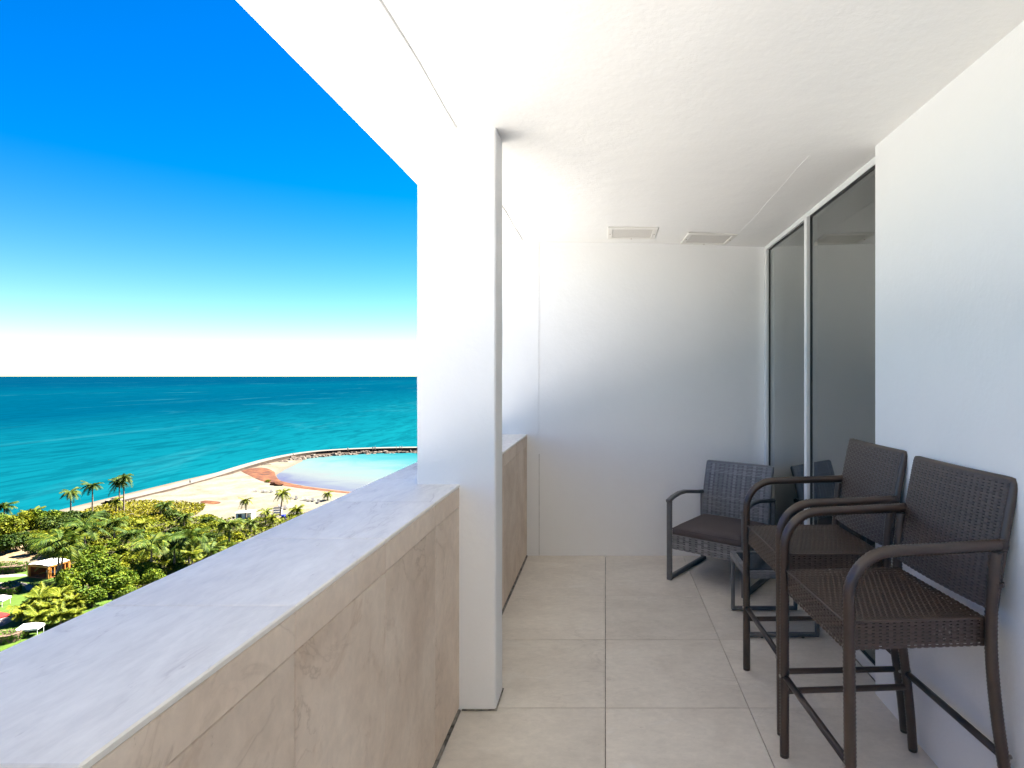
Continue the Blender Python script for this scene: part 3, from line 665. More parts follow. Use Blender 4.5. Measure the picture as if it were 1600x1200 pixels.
# --- foliage
def leafmat(name, cols, rough=.6, transl=.2):
    m = mat(name, cols[1], rough, .08); n = N(m); ge = n.new('ShaderNodeNewGeometry'); rp = ge.outputs['Random Per Island']
    f = n.math('ADD', n.math('MULTIPLY', rp, .75), n.math('MULTIPLY', n.objrand(), .25))
    n.color(n.ramp(f, [(.1, cols[0]), (.5, cols[1]), (.9, cols[2])]))
    tl = n.new('ShaderNodeBsdfTranslucent'); n.L(n.b.inputs['Base Color'].links[0].from_socket, tl.inputs[0]); mx = n.new('ShaderNodeMixShader'); mx.inputs[0].default_value = transl
    out = n.t.nodes['Material Output']; n.L(n.b.outputs[0], mx.inputs[1]); n.L(tl.outputs[0], mx.inputs[2]); n.L(mx.outputs[0], out.inputs[0]); return m
M_GRAPE = leafmat('sea_grape_leaf', ((.050, .066, .003), (.092, .110, .004), (.17, .160, .006)))
M_GREEN = leafmat('green_leaf', ((.028, .058, .004), (.060, .098, .006), (.14, .16, .010)))
M_DARKG = leafmat('dark_leaf', ((.012, .028, .004), (.028, .052, .006), (.07, .09, .010)))
M_PALM = leafmat('palm_leaflet', ((.014, .034, .004), (.034, .062, .006), (.10, .115, .010)))
M_PALMY = leafmat('yellow_palm_leaflet', ((.040, .062, .004), (.090, .110, .006), (.17, .16, .010)))  # yellower leaf tone carried by some of the palms
M_OAT = leafmat('dune_grass_blade', ((.085, .085, .004), (.13, .12, .005), (.19, .155, .008)))
M_TRUNK = noise_mat('palm_trunk', [(.3, (.10, .075, .055)), (.7, (.22, .17, .125))], 3.0, 3, .9, .03, (1, 1, 3))
M_STEM = noise_mat('bush_stem', [(.3, (.06, .04, .028)), (.7, (.14, .09, .06))], 3.0, 3)

def leaves_mesh(name, pts, nrm, size, m, seed, spread=.8, oval=1.5):
    """one small leaf-like rhombus per point, turned loosely to its normal"""
    r_ = np.random.default_rng(seed); n_ = len(pts)
    N_ = nrm + r_.normal(0, spread, (n_, 3)); N_ /= np.linalg.norm(N_, axis=1, keepdims=True) + 1e-9
    A = np.cross(N_, r_.normal(0, 1, (n_, 3))); A /= np.linalg.norm(A, axis=1, keepdims=True) + 1e-9; B = np.cross(N_, A)
    sz = size * r_.uniform(.6, 1.35, (n_, 1)); a, b = A * sz * oval * .5, B * sz * .5
    v = np.stack([pts - a, pts - b + N_*sz*.12, pts + a, pts + b + N_*sz*.12], 1).reshape(-1, 3)
    f = np.arange(4*n_).reshape(-1, 4)
    me = bpy.data.meshes.new(name); me.from_pydata(v.tolist(), [], f.tolist()); me.materials.append(m); me.update(); return me
def bush_pts(rx, rz, n_, seed, lobes=9):
    """points through the outer shell of a clumpy dome built of several lobes"""
    r_ = np.random.default_rng(seed); P, Q = [], []
    for k in range(lobes):
        an = r_.uniform(0, 2*math.pi); rd = rx * r_.uniform(.0, .68); c = np.array([rd*math.cos(an), rd*math.sin(an), rz * r_.uniform(.32, .66) * (1 - .35*rd/rx)]); lr = rx * r_.uniform(.28, .46)
        d = r_.normal(0, 1, (n_//lobes, 3)); d[:, 2] = np.abs(d[:, 2])*1.1 - .35; d /= np.linalg.norm(d, axis=1, keepdims=True)
        rad = lr * (1 - .35 * r_.random((len(d), 1))**2.2)
        q = c + d * rad * np.array([1, 1, rz/rx*.95]); q[:, 2] = np.maximum(q[:, 2], .08*r_.random(len(q))); P.append(q); Q.append(d)
    return np.concatenate(P), np.concatenate(Q)
def stems_mesh(rx, rz, seed, n_=5):
    r_ = random.Random(seed); mb = MB()
    for k in range(n_):
        an = r_.uniform(0, 6.28); e_ = rx * r_.uniform(.25, .6)
        mb.tube([(0.1*math.cos(an), .1*math.sin(an), -.3), (e_*.4*math.cos(an), e_*.4*math.sin(an), rz*.3), (e_*math.cos(an+.3), e_*math.sin(an+.3), rz*.62)], [.10, .07, .03], 5)
    o = mb.build('stems', M_STEM); me = o.data; bpy.data.objects.remove(o); return me
BUSH = {}
for kind, m, rx, rz, n_, sz in (('grape', M_GRAPE, 3.0, 2.6, 1500, .34), ('grape2', M_GRAPE, 3.4, 2.4, 1600, .34), ('green', M_GREEN, 2.6, 2.9, 1500, .32), ('dark', M_DARKG, 3.0, 3.4, 1600, .34), ('tall', M_GREEN, 3.2, 5.2, 2000, .36), ('tallgrape', M_GRAPE, 3.4, 4.6, 2000, .36), ('fan', M_PALMY, 2.0, 2.6, 1000, .40)):
    p, q = bush_pts(rx, rz, n_, len(kind)*13 + n_)
    BUSH[kind] = (leaves_mesh('crown', p, q, sz, m, n_, .75, 1.25 if kind != 'fan' else 3.4), stems_mesh(rx, rz, n_))
def bush(u, v, kind, s, label, group, name='sea_grape_bush', sz=1.0, cat='bush', xy=None):
    x, y = xy if xy else gp_(u, v); e = empty(name, (x, y, gz(x, y) + .05), random.uniform(0, 6.28)); e.scale = (s, s, s*sz); tag(e, label, cat, group)
    cm, sm = BUSH[kind]; link(bpy.data.objects.new('crown', cm), e); link(bpy.data.objects.new('stems', sm), e); return e

def frond_pts(L, droop, up, wind, r_):
    pts = []; n_ = 8
    for k in range(n_ + 1):
        t = k / n_; rr_ = L * t * (1 - .12 * t * t); z = L * (up * t - droop * t * t); pts.append(Vector((rr_, wind * t * t * L, z)))
    return pts
def palm_crown(L, nf, seed, m, droop=.75, wind=(0, 0), bushy=1.0):
    r_ = random.Random(seed); mb = MB()
    for k in range(nf):
        az = 2*math.pi*k/nf*2.4 + r_.uniform(-.25, .25); lvl = k / nf; up = .95 - 1.05*lvl + r_.uniform(-.1, .1); dr = droop * (.55 + .55*lvl) * r_.uniform(.8, 1.2)
        Lk = L * r_.uniform(.85, 1.08); pts = frond_pts(Lk, dr, up, r_.uniform(-.12, .12), r_); ca, sa = math.cos(az), math.sin(az)
        P = []
        for i, p in enumerate(pts):
            t = i/(len(pts)-1); q = Vector((p.x*ca - p.y*sa + wind[0]*t*t*L, p.x*sa + p.y*ca + wind[1]*t*t*L, p.z)); P.append(q)
        for a, b in zip(P, P[1:]):       # rachis as a thin ribbon
            d = (b-a).normalized(); sd_ = d.cross(Vector((0, 0, 1))).normalized()*.03; mb.add([a-sd_, a+sd_, b+sd_, b-sd_], [(0, 1, 2, 3)])
        nl = 19
        for i in range(1, nl + 1):
            t = i/(nl+.6)*.97 + .02; f = t*(len(P)-1); a = int(f); a = min(a, len(P)-2); c = P[a].lerp(P[a+1], f-a); d = (P[a+1]-P[a]).normalized(); sd_ = d.cross(Vector((0, 0, 1)))
            sd_ = sd_.normalized() if sd_.length > 1e-4 else Vector((1, 0, 0)); ll = L*.34*bushy*(math.sin(math.pi*min(1, .16+t*.82))**.6)*r_.uniform(.85, 1.15)
            for s in (-1, 1):
                tip = c + sd_*s*ll*.72 + d*ll*.52 + Vector((0, 0, -ll*r_.uniform(.25, .6))); wd_ = d*(.02 + .028*L)
                mb.add([c - wd_, c + wd_, tip], [(0, 1, 2)] if s > 0 else [(1, 0, 2)])
    o = mb.build('crown', m); me = o.data; bpy.data.objects.remove(o); return me
CROWN = {'tall': palm_crown(2.5, 22, 1, M_PALM, .95), 'tall2': palm_crown(2.6, 20, 2, M_PALM, .9, (.1, -.05)), 'sun': palm_crown(2.4, 20, 3, M_PALMY, 1.0),  # 'sun' is the slender crown in the yellower leaf tone
         'big': palm_crown(3.7, 24, 4, M_PALM, .72, (-.12, -.05), 1.1), 'big2': palm_crown(3.9, 22, 5, M_PALM, .70, (.14, -.04), 1.1), 'wind': palm_crown(3.8, 22, 6, M_PALM, .72, (-.32, -.1), 1.05), 'fan': palm_crown(1.8, 34, 8, M_PALMY, .55, (0, 0), 1.05), 'low': palm_crown(2.6, 24, 7, M_PALMY, .62, (0, 0), 1.2)}
def palm(u, vb, vc, kind, label, lean=0.0, s=1.0, twin=False, group='coconut palms of the dune and garden'):
    x, y = gp_(u, vb); z0 = gz(x, y); h = max(1.0, (vb - vc) * y / F - .3); e = empty('palm_tree', (x, y, z0)); tag(e, label, 'palm tree', group)
    rz = random.uniform(0, 6.28)
    for tw in ((0, 1) if twin else (0,)):
        l_ = lean + (.9 if tw else 0); hh = h * (.86 if tw else 1.0); pts = [(l_*h*.12*(t**1.6)*1.0 + tw*.25, 0.1*math.sin(3*t), -.3 + (hh+.3)*t) for t in np.linspace(0, 1, 9)]
        MB().tube(pts, [.20 - .09*t + (.08 if t < .1 else 0) for t in np.linspace(0, 1, 9)], 7).build('trunk', M_TRUNK, e, True)
        c = link(bpy.data.objects.new('crown', CROWN[kind]), e); c.location = pts[-1]; c.rotation_euler = (0, 0, rz + tw*2) if kind not in ('wind',) else (0, 0, random.uniform(-.2, .2)); c.scale = (s, s, s)
    return e

# palms (pixel of the foot, row of the crown)
palm(110, 803, 765, 'tall', 'shorter slender palm against the sea at the end of the row on the bank')
palm(144, 806, 759, 'tall2', 'tall slender palm against the sea at the corner where bank and beach meet')
palm(186, 803, 754, 'tall', 'one of two tall palms growing as a pair at the beach edge, slightly the shorter')
palm(193, 803, 747, 'tall2', 'one of two tall palms growing as a pair at the beach edge, the tallest crown')
palm(181, 803, 782, 'sun', 'short yellowish palm at the foot of the tall pair', s=.85)
palm(256, 805, 789, 'tall', 'short stout palm alone in the yellow dune grass', s=1.1)
palm(384, 818, 781, 'sun', 'slender palm standing alone before the white beach hut', s=.72)
palm(438, 808, 770, 'sun', 'leaning slender palm beside the blue bin on the sand', lean=.9, s=.95)
palm(512, 783, 771.5, 'sun', 'small palm on the sand near the lagoon shore', s=.72)
palm(6, 822, 786, 'big', 'feathery palm rising from the bank thicket beside the sea', s=.7)
palm(132, 862, 822, 'big2', 'broad palm with dark upright fronds in the middle of the thicket', s=1.0)
palm(90, 912, 846, 'wind', 'windswept palm with two trunks leaning over the timber pavilion', lean=.3, twin=True, s=1.0)
palm(236, 906, 852, 'big', 'dark green palm with a reddish trunk close above the coping', s=.92)
palm(295, 890, 840, 'big2', 'broad-headed palm rising above the coping with long arched fronds', s=1.0)
palm(358, 858, 818, 'big', 'palm with upright centre fronds near the sandy path', s=.78)
palm(287, 830, 807, 'tall', 'small dark palm deep in the sea grape thicket', s=.9)
palm(178, 846, 816, 'big2', 'dark palm half sunk in the yellow thicket behind the broad one', s=.78)
palm(258, 884, 842, 'big', 'green palm crowded behind the reddish-trunked palm', s=.8)
palm(340, 872, 852, 'low', 'low bright green palm peeping over the coping', s=.7)
palm(415, 824, 801, 'sun', 'bushy palm beside the white hut fence', s=.8)
palm(463, 806, 796, 'low', 'low rounded palm at the sand edge by the blue bin', s=.85)
palm(48, 820, 800, 'low', 'yellow-green palm mixed with the bank bushes', s=1.1)
palm(20, 815, 805, 'low', 'low golden palm on the bank facing the sea', s=1.1)
rp_ = random.Random(21); extra = 0
for u, v, h_, kd, s_ in ((205, 868, 34, 'big2', .68), (318, 868, 30, 'big2', .62), (225, 838, 22, 'low', .6), (392, 838, 22, 'big2', .5), (300, 898, 34, 'low', .75), (330, 884, 26, 'big2', .62), (272, 892, 40, 'big2', .62), (425, 826, 16, 'low', .6)):
    palm(u, v, v - h_, kd, 'feathery palm crowded among the bushes of the sea grape thicket', s=s_, group='palms crowded in the thicket')
# dune grass sheet with blades
def scatter(poly, dens, seed, inset=0.0):
    P = np.array(poly); r_ = np.random.default_rng(seed); x0, y0 = P.min(0); x1, y1 = P.max(0); n_ = int((x1-x0)*(y1-y0)*dens)
    A = r_.uniform(x0, x1, n_); B = r_.uniform(y0, y1, n_); k = sdist(A, B, P) > inset; return A[k], B[k]
dune = curve(px([(118, 806), (131, 797), (165, 791), (213, 785.5), (240, 784.5), (267, 786.5), (298, 788), (320, 791), (321, 797), (307, 807), (285, 815), (200, 818), (140, 812)]))
A, B = scatter(dune, 9.0, 5); zz = height(A, B, sdist(A, B, land)); r_ = np.random.default_rng(8)
pts = np.stack([A, B, zz + r_.uniform(.08, .6, len(A))], 1); nr = np.tile(np.array([[0, -.25, 1.0]]), (len(A), 1))
og = bpy.data.objects.new('dune_grass', leaves_mesh('dune_grass', pts, nr, .34, M_OAT, 9, .75, 2.0)); link(og); tag(og, 'yellow-green dune grass covering the bank behind the beach', 'grass', kind='stuff')
M_SOIL = noise_mat('shaded_soil', [(.3, (.025, .024, .008)), (.6, (.045, .040, .012)), (.8, (.075, .06, .02))], .8, 5)  # shade under the bushes is put into this dark soil colour
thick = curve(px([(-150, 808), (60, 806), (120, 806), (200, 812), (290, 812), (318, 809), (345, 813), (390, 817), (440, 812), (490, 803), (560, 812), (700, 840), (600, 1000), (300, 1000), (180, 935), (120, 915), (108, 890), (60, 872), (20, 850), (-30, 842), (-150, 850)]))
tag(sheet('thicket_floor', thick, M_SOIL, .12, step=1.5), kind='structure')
# sea grape thicket: low continuous mass, then the bushes that stand out of it
A, B = scatter(thick, 7.0, 6, .3); base = height(A, B, sdist(A, B, land)); r_ = np.random.default_rng(3)
hum = .75 + .55*np.sin(.62*A+.3*B)*np.sin(.5*B-.2*A+1) + .45*np.sin(1.25*A+.4)*np.sin(1.1*B)
pts = np.stack([A, B, base + .1 + np.clip(hum, .05, 3) * r_.uniform(.55, 1.0, len(A))], 1)
ob = bpy.data.objects.new('sea_grape_cover', leaves_mesh('sea_grape_cover', pts, np.tile(np.array([[0, 0, 1.0]]), (len(A), 1)), .40, M_GRAPE, 4, .7, 1.25)); link(ob); tag(ob, 'dense low sea grape cover between garden and beach', 'thicket', kind='stuff')
rb = random.Random(11); placed = []
LAB = {'grape': 'rounded yellow-green sea grape bush in the thicket below the balcony', 'grape2': 'wide low yellow-green sea grape bush in the thicket below the balcony', 'green': 'mid-green bush growing among the yellow sea grapes', 'dark': 'dark green bush growing among the yellow sea grapes', 'tall': 'tall leafy green bush rising above the sea grapes', 'tallgrape': 'tall yellow-green sea grape standing above its neighbours'}
P_ = np.array(thick); cand = 0; CLEAR = [gp_(384, 815), gp_(384, 824), gp_(404, 817), gp_(443, 812), gp_(434, 806), gp_(395, 828)]
while len(placed) < 150 and cand < 6000:
    cand += 1; u, v = rb.uniform(-40, 560), rb.uniform(812, 985)
    x, y = gp_(u, v)
    if sdist(np.array([x]), np.array([y]), P_)[0] < 1.5 or any(math.hypot(x-a, y-b) < 2.7 for a, b in placed) or min(math.hypot(x-a, y-b) for a, b in CLEAR) < 5.5: continue
    placed.append((x, y)); near = v > 860
    kd = rb.choices(['grape', 'grape2', 'green', 'dark', 'tall'], [3.4, 3.4, 2, 1.6, .3] if not near else [1, 1, 3, 2.4, .9])[0]
    bush(0, 0, kd, rb.uniform(.55, .9), LAB[kd], 'bushes of the sea grape thicket: ' + kd, xy=(x, y), name='sea_grape_bush' if 'grape' in kd else 'leafy_bush', sz=rb.uniform(.75, 1.05))
# taller bank growth against the sea on the left
for u, v, kd, s in ((60, 826, 'tall', .95), (85, 823, 'tall', .9), (110, 820, 'dark', 1.0), (140, 817, 'dark', .85), (160, 817, 'dark', .7), (40, 830, 'tallgrape', 1.0), (5, 836, 'tall', .9), (-20, 836, 'tall', 1.1), (72, 832, 'dark', 1.05), (22, 840, 'tallgrape', .95), (98, 832, 'dark', .95)):
    bush(u, v, kd, s, 'tall %s sea grape on the bank, its top against the sea' % ('dark green' if kd != 'tallgrape' else 'golden'), 'tall bank bushes ' + ('golden' if kd == 'tallgrape' else 'dark'), name='sea_grape_tree', cat='tree', sz=rb.uniform(.85, 1.05))
# trees shading the sandy clearing
for u, v, s in ((4, 868, 1.0), (25, 862, .95), (52, 868, .85), (-14, 872, 1.0)):
    bush(u, v, 'dark', s, 'dark spreading tree over the sandy clearing beside the garden', 'trees at the sandy clearing', name='leafy_tree', cat='tree', sz=1.2)
for u, v, s in ((120, 930, 1.1), (105, 915, .8), (150, 925, 1.15), (178, 935, 1.1), (200, 925, 1.0), (142, 952, .9), (195, 948, .8), (165, 905, 1.0)):
    bush(u, v, 'tall', s*.8, 'bright leafy round-headed tree between pavilion and coping', 'round trees by the pavilion', name='leafy_tree', cat='tree', sz=.9)
for u, v, s in ((72, 948, 1.0), (92, 953, 1.0), (60, 962, 1.05), (80, 968, 1.0), (105, 962, 1.05), (122, 958, .9), (36, 975, 1.15), (62, 985, 1.0), (95, 978, 1.0), (118, 972, .85), (52, 968, .9)):
    x, y = gp_(u, v); e = empty('fan_palm', (x, y, gz(x, y) + .05), random.uniform(0, 6.28)); tag(e, 'spiky fan palm in the clump beside the garden path', 'palm', 'fan palms beside the garden path')
    h = random.uniform(1.2, 2.2)*s; MB().tube([(0, 0, -.2), (.05, 0, h*.5), (.1, .05, h)], [.16, .13, .11], 6).build('trunk', M_TRUNK, e, True)
    c = link(bpy.data.objects.new('crown', CROWN['fan']), e); c.location = (.1, .05, h); c.scale = (s, s, s)

# --- hotel garden
M_LAWN = noise_mat('lawn', [(.3, (.028, .055, .004)), (.6, (.042, .075, .005)), (.8, (.06, .09, .008))], 1.3, 5, .9, .05)
M_PATH = noise_mat('garden_path', [(.3, (.13, .108, .094)), (.7, (.165, .143, .128))], 1.0, 5)
M_DIRT = noise_mat('sandy_clearing', [(.3, (.09, .055, .022)), (.5, (.14, .098, .05)), (.7, (.175, .135, .085))], .6, 6, .95, .1)
M_HEDGE = leafmat('hedge_leaf', ((.022, .052, .004), (.042, .085, .006), (.075, .12, .009)))
tag(sheet('lawn', curve(px([(-160, 882), (40, 880), (95, 890), (130, 915), (190, 945), (240, 985), (200, 1060), (-160, 1060)]), 1), M_LAWN, .10, step=1.2), kind='structure')
tag(sheet('sandy_ground', curve(px([(-160, 850), (10, 846), (40, 850), (75, 866), (60, 878), (20, 881), (-160, 884)]), 2), M_DIRT, .17, step=1.0), kind='structure')
for pts_ in ([(-120, 900), (20, 898.5), (45, 899), (50, 904), (30, 906), (-120, 907)], [(-120, 913), (25, 911.5), (45, 914), (60, 920), (52, 929), (36, 930), (33, 921), (22, 917.5), (-120, 920)], [(-120, 972), (10, 967), (28, 964), (33, 969), (20, 977), (0, 987), (-120, 1000)]):
    tag(sheet('garden_path', curve(px(pts_), 2), M_PATH, .19, step=.5), kind='structure')
def hedge(pts_px, h, label):
    poly = np.array(curve(px(pts_px), 2)); x0, y0 = poly.min(0); x1, y1 = poly.max(0); c = poly.mean(0); zb_ = gz(c[0], c[1]); r_ = np.random.default_rng(len(label))
    A, B = scatter(poly.tolist(), 26, 3); s_ = sdist(A, B, poly); top = h * np.clip(s_/.6, .25, 1)**.4
    pt = np.stack([A - c[0], B - c[1], top * r_.uniform(.85, 1.02, len(A))], 1); nr = np.tile(np.array([[0, 0, 1.0]]), (len(A), 1))
    e_ = [(poly[i], poly[(i+1) % len(poly)]) for i in range(len(poly))]; sp, sn = [], []
    for a, b in e_:
        l = np.linalg.norm(b-a)
        for _ in range(int(l*h*26)+1):
            q = a + (b-a)*r_.random(); sp.append((q[0]-c[0], q[1]-c[1], r_.uniform(0, h*.9))); o = np.array([b[1]-a[1], a[0]-b[0]])/l; sn.append((o[0], o[1], .3))
    me = leaves_mesh('foliage', np.concatenate([pt, np.array(sp)]), np.concatenate([nr, np.array(sn)]), .22, M_HEDGE, 5, .6, 1.2)
    e = empty('hedge', (c[0], c[1], zb_ + .1)); tag(e, label, 'hedge'); link(bpy.data.objects.new('foliage', me), e)
    core = MB(); k = len(poly); q = [(p[0]-c[0])*.9 for p in poly]; w_ = [(p[1]-c[1])*.9 for p in poly]
    core.add([(a, b, -.2) for a, b in zip(q, w_)] + [(a, b, h*.85) for a, b in zip(q, w_)], [tuple(range(k, 2*k))] + [(i, (i+1) % k, k+(i+1) % k, k+i) for i in range(k)]); core.build('inner_branches', M_STEM, e)
hedge([(-60, 893), (20, 889), (44, 889), (46, 896), (20, 899), (-60, 901)], 1.3, 'long clipped green hedge beside the timber pavilion')
hedge([(-8, 930), (4, 924), (24, 921.5), (33, 924), (33, 930), (20, 935), (4, 937)], 1.2, 'rounded clipped hedge in the bend of the garden path')
hedge([(-40, 1003), (20, 1000), (44, 994), (44, 999), (20, 1012), (-40, 1016)], 1.2, 'clipped hedge bordering the garden beside the coping')
# timber pavilion
M_TIMBER = noise_mat('orange_timber', [(.3, (.34, .135, .026)), (.7, (.46, .20, .045))], 1.5, 4, .6); M_DTIMB = noise_mat('dark_timber', [(.3, (.13, .042, .016)), (.7, (.20, .07, .025))], 1.5, 4, .6)
M_CANVAS = mat('white_canvas', (.5, .485, .45), .8, .2)
px_, py_ = -96.6, 96.8; pv = empty('pavilion', (px_, py_, gz(px_, py_) + .1), R(-12)); tag(pv, 'timber garden pavilion with a white canopy roof beside the path', 'pavilion')
L_, W_, Hh = 2.15, 1.5, 2.25
MB().box(-L_, L_, -W_, W_, 0, .18, .02).build('deck', M_DTIMB, pv)
for sx_ in (-1, 1):
    for sy_ in (-1, 1): MB().box(sx_*L_ - .16, sx_*L_ + .16, sy_*W_ - .16, sy_*W_ + .16, .181, Hh, .02).build('post', M_TIMBER, pv)
for sy_ in (-1, 1): MB().box(-L_ + .161, L_ - .161, sy_*W_ - .12, sy_*W_ + .12, Hh - .28, Hh - .01, .02).build('beam', M_TIMBER, pv)
for sx_ in (-1, 1): MB().box(sx_*L_ - .12, sx_*L_ + .12, -W_ + .161, W_ - .161, Hh - .28, Hh - .01, .02).build('beam', M_TIMBER, pv)
rf_ = MB(); nn = 8
rf_.v = [(-L_ - .15 + (2*L_ + .3)*i/nn, y, Hh + .01 + (.20*math.sin(math.pi*i/nn) + z)) for z in (0, .05) for y in (-W_ - .15, W_ + .15) for i in range(nn+1)]
k = nn+1
for i in range(nn): rf_.f += [(2*k+i, 2*k+i+1, 3*k+i+1, 3*k+i), (i, k+i, k+i+1, i+1), (i, i+1, 2*k+i+1, 2*k+i), (k+i, 3*k+i, 3*k+i+1, k+i+1)]
rf_.f += [(0, 2*k, 3*k, k), (nn, k+nn, 3*k+nn, 2*k+nn)]
rf_.build('canopy', M_CANVAS, pv)
for i in range(8): MB().box(-L_ + .3 + i*.53, -L_ + .42 + i*.53, W_ - .05, W_ + .05, .19, Hh - .29).build('slat', M_DTIMB, pv)
for i in range(5): MB().box(L_ - .05, L_ + .05, -W_ + .3 + i*.52, -W_ + .42 + i*.52, .19, Hh - .29).build('slat', M_TIMBER, pv)
MB().box(-L_ + .161, L_ - .161, W_ - .155, W_ - .06, .19, Hh - .29).build('back_panel', M_DTIMB, pv); MB().box(-L_ - .04, -L_ + .04, -W_ + .161, W_ - .161, .19, Hh - .29).build('side_panel', M_DTIMB, pv)
MB().box(-L_ + .5, L_ - .5, W_ - .9, W_ - .25, .19, .62, .04).build('bench', M_CANVAS, pv)
# canvas roofs and a red parasol at the garden's edge
def canopy(u, v, sx_, sy_, rz, label, m=M_CANVAS, h=1.1):
    x, y = gp_(u, v); e = empty('shade_canopy', (x, y, gz(x, y) + .1), rz); tag(e, label, 'canopy')
    mb = MB(); mb.add([(-sx_, -sy_, h), (sx_, -sy_, h), (sx_, sy_, h), (-sx_, sy_, h), (-sx_*.5, 0, h+.55), (sx_*.5, 0, h+.55), (-sx_, -sy_, h-.22), (sx_, -sy_, h-.22), (sx_, sy_, h-.22), (-sx_, sy_, h-.22)],
        [(0, 1, 5, 4), (1, 2, 5), (2, 3, 4, 5), (3, 0, 4), (6, 7, 1, 0), (7, 8, 2, 1), (8, 9, 3, 2), (9, 6, 0, 3)]); mb.build('roof', m, e)
    for a in (-1, 1):
        for b in (-1, 1): MB().tube([(a*(sx_-.1), b*(sy_-.1), 0), (a*(sx_-.1), b*(sy_-.1), h)], .025, 6).build('pole', M_WHITE, e)
canopy(-2, 952, 1.0, .9, R(15), 'white canvas canopy by the rounded hedge')
canopy(46, 997, 1.25, .8, R(20), 'white canvas canopy beside the coping and fan palms')
M_RED = mat('red_canvas', (.28, .006, .004), .75, .2); x, y = gp_(-3, 992); pa = empty('parasol', (x, y, gz(x, y) + .1)); tag(pa, 'red parasol standing open on the garden path', 'parasol')
pm = MB(); k = 8; pm.v = [(0, 0, 2.75)] + [(1.05*math.cos(2*math.pi*i/k), 1.05*math.sin(2*math.pi*i/k), 2.2) for i in range(k)] + [(1.05*math.cos(2*math.pi*i/k), 1.05*math.sin(2*math.pi*i/k), 2.05) for i in range(k)]
pm.f = [(0, 1+i, 1+(i+1) % k) for i in range(k)] + [(1+i, 1+k+i, 1+k+(i+1) % k, 1+(i+1) % k) for i in range(k)]; pm.build('canopy', M_RED, pa); MB().tube([(0, 0, 0), (0, 0, 2.8)], .03, 8).build('pole', M_WHITE, pa)

# --- on the beach: loungers, hut, bin, cart, people
M_LNG = mat('lounger_strap', (.022, .02, .02), .7); M_LFR = mat('lounger_frame', (.05, .045, .04), .5)
def lounger():
    e = empty('sun_lounger'); MB().box(-.32, .32, -.95, .35, .30, .36, .015).build('bed', M_LNG, e)
    MB().box(-.32, .32, 0, .75, -.03, .03, .015, Matrix.Translation((0, .35, .34)) @ Matrix.Rotation(R(38), 4, 'X')).build('backrest', M_LNG, e)
    for a in (-.28, .28):
        for b in (-.8, .3): MB().tube([(a, b, 0), (a, b, .30)], .03, 6).build('leg', M_LFR, e)
    return e
l0 = lounger(); first = True
for k, (u, v) in enumerate(((399, 769.5), (411, 770.5), (416, 771.5), (424, 771), (433, 774), (463, 781), (476, 783.5), (482, 784.5), (489, 784.5), (497, 787), (454, 780), (438, 795), (446, 797))):
    e = l0 if k == 0 else copy_tree(l0); x, y = gp_(u, v); e.location = (x, y, gz(x, y)); e.rotation_euler.z = R(random.uniform(20, 70))
    tag(e, 'dark sun lounger standing on the pale beach sand', 'sun lounger', 'sun loungers on the beach')
x, y = gp_(384, 815); ht = empty('beach_hut', (x, y, gz(x, y)), R(8)); tag(ht, 'small white beach hut on the sand behind the slender palm', 'hut')
M_HUT = mat('hut_paint', (.62, .59, .52), .6); MB().box(-1.7, 1.7, -1.1, 1.1, 0, 2.1, .02).build('wall', M_HUT, ht); MB().box(-1.9, 1.9, -1.3, 1.3, 2.101, 2.22, .02).build('roof', M_CANVAS, ht); MB().box(-1.2, -.4, -1.13, -1.101, .05, 1.85).build('door', M_LFR, ht)
fx, fy = gp_(404, 815); fe = empty('picket_fence', (fx, fy, gz(fx, fy)), R(8)); tag(fe, 'low white slatted fence beside the beach hut', 'fence')
for k in range(12): MB().box(-2.2 + k*.4, -2.05 + k*.4, -.02, .02, 0, 1.1).build('slat', M_HUT, fe)
MB().box(-2.25, 2.55, .021, .06, .7, .8).build('rail', M_HUT, fe)
M_BLUE = mat('blue_plastic', (.004, .014, .20), .4); x, y = gp_(443, 812); bn = empty('blue_bin', (x, y, gz(x, y))); tag(bn, 'blue bin on the sand at the foot of the leaning palm', 'bin')
MB().tube([(0, 0, 0), (0, 0, .15), (0, 0, .9)], [.42, .46, .52], 12).build('drum', M_BLUE, bn, True); MB().tube([(0, 0, .901), (0, 0, .96), (0, 0, 1.02)], [.55, .54, .3], 12).build('lid', M_BLUE, bn)
x, y = gp_(434, 806); ct = empty('equipment_rack', (x, y, gz(x, y)), R(10)); tag(ct, 'grey rack of folded beach equipment behind the blue bin', 'rack')
M_GR = mat('grey_paint', (.25, .27, .30), .5)
for z in (.35, .95, 1.55): MB().box(-1.0, 1.0, -.5, .5, z, z + .09, .01).build('shelf', M_GR, ct)
for a in (-.95, .95):
    for b in (-.45, .45): MB().box(a - .04, a + .04, b - .04, b + .04, 0, 1.72).build('upright', M_GR, ct)
for z in (.44, 1.04, 1.64): MB().box(-.85, .85, -.42, .42, z + .002, z + .2, .05).build('folded_cover', M_LNG if z > 1.5 else M_CANVAS, ct)
# drift heap with a young plant on the seaweed
x, y = gp_(430, 757); hp = boulder_mesh(77); hp.materials.clear(); hp.materials.append(M_WEED)
for k, (dx, dy, s) in enumerate(((0, 0, 1.3), (1.8, -.6, 1.0), (-1.2, .8, .9))):
    e = link(bpy.data.objects.new('weed_heap', hp)); e.location = (x+dx, y+dy, gz(x, y) + .35*s); e.scale = (1.3*s, s, .75*s); e.rotation_euler.z = k; tag(e, 'raked heap of rust-red seaweed at the lagoon corner', 'seaweed heap', 'raked seaweed heaps')
x, y = gp_(419, 752); bush(0, 0, 'grape', .42, 'small lone shrub growing beside the raked seaweed heaps', None, xy=(x, y), name='shrub')

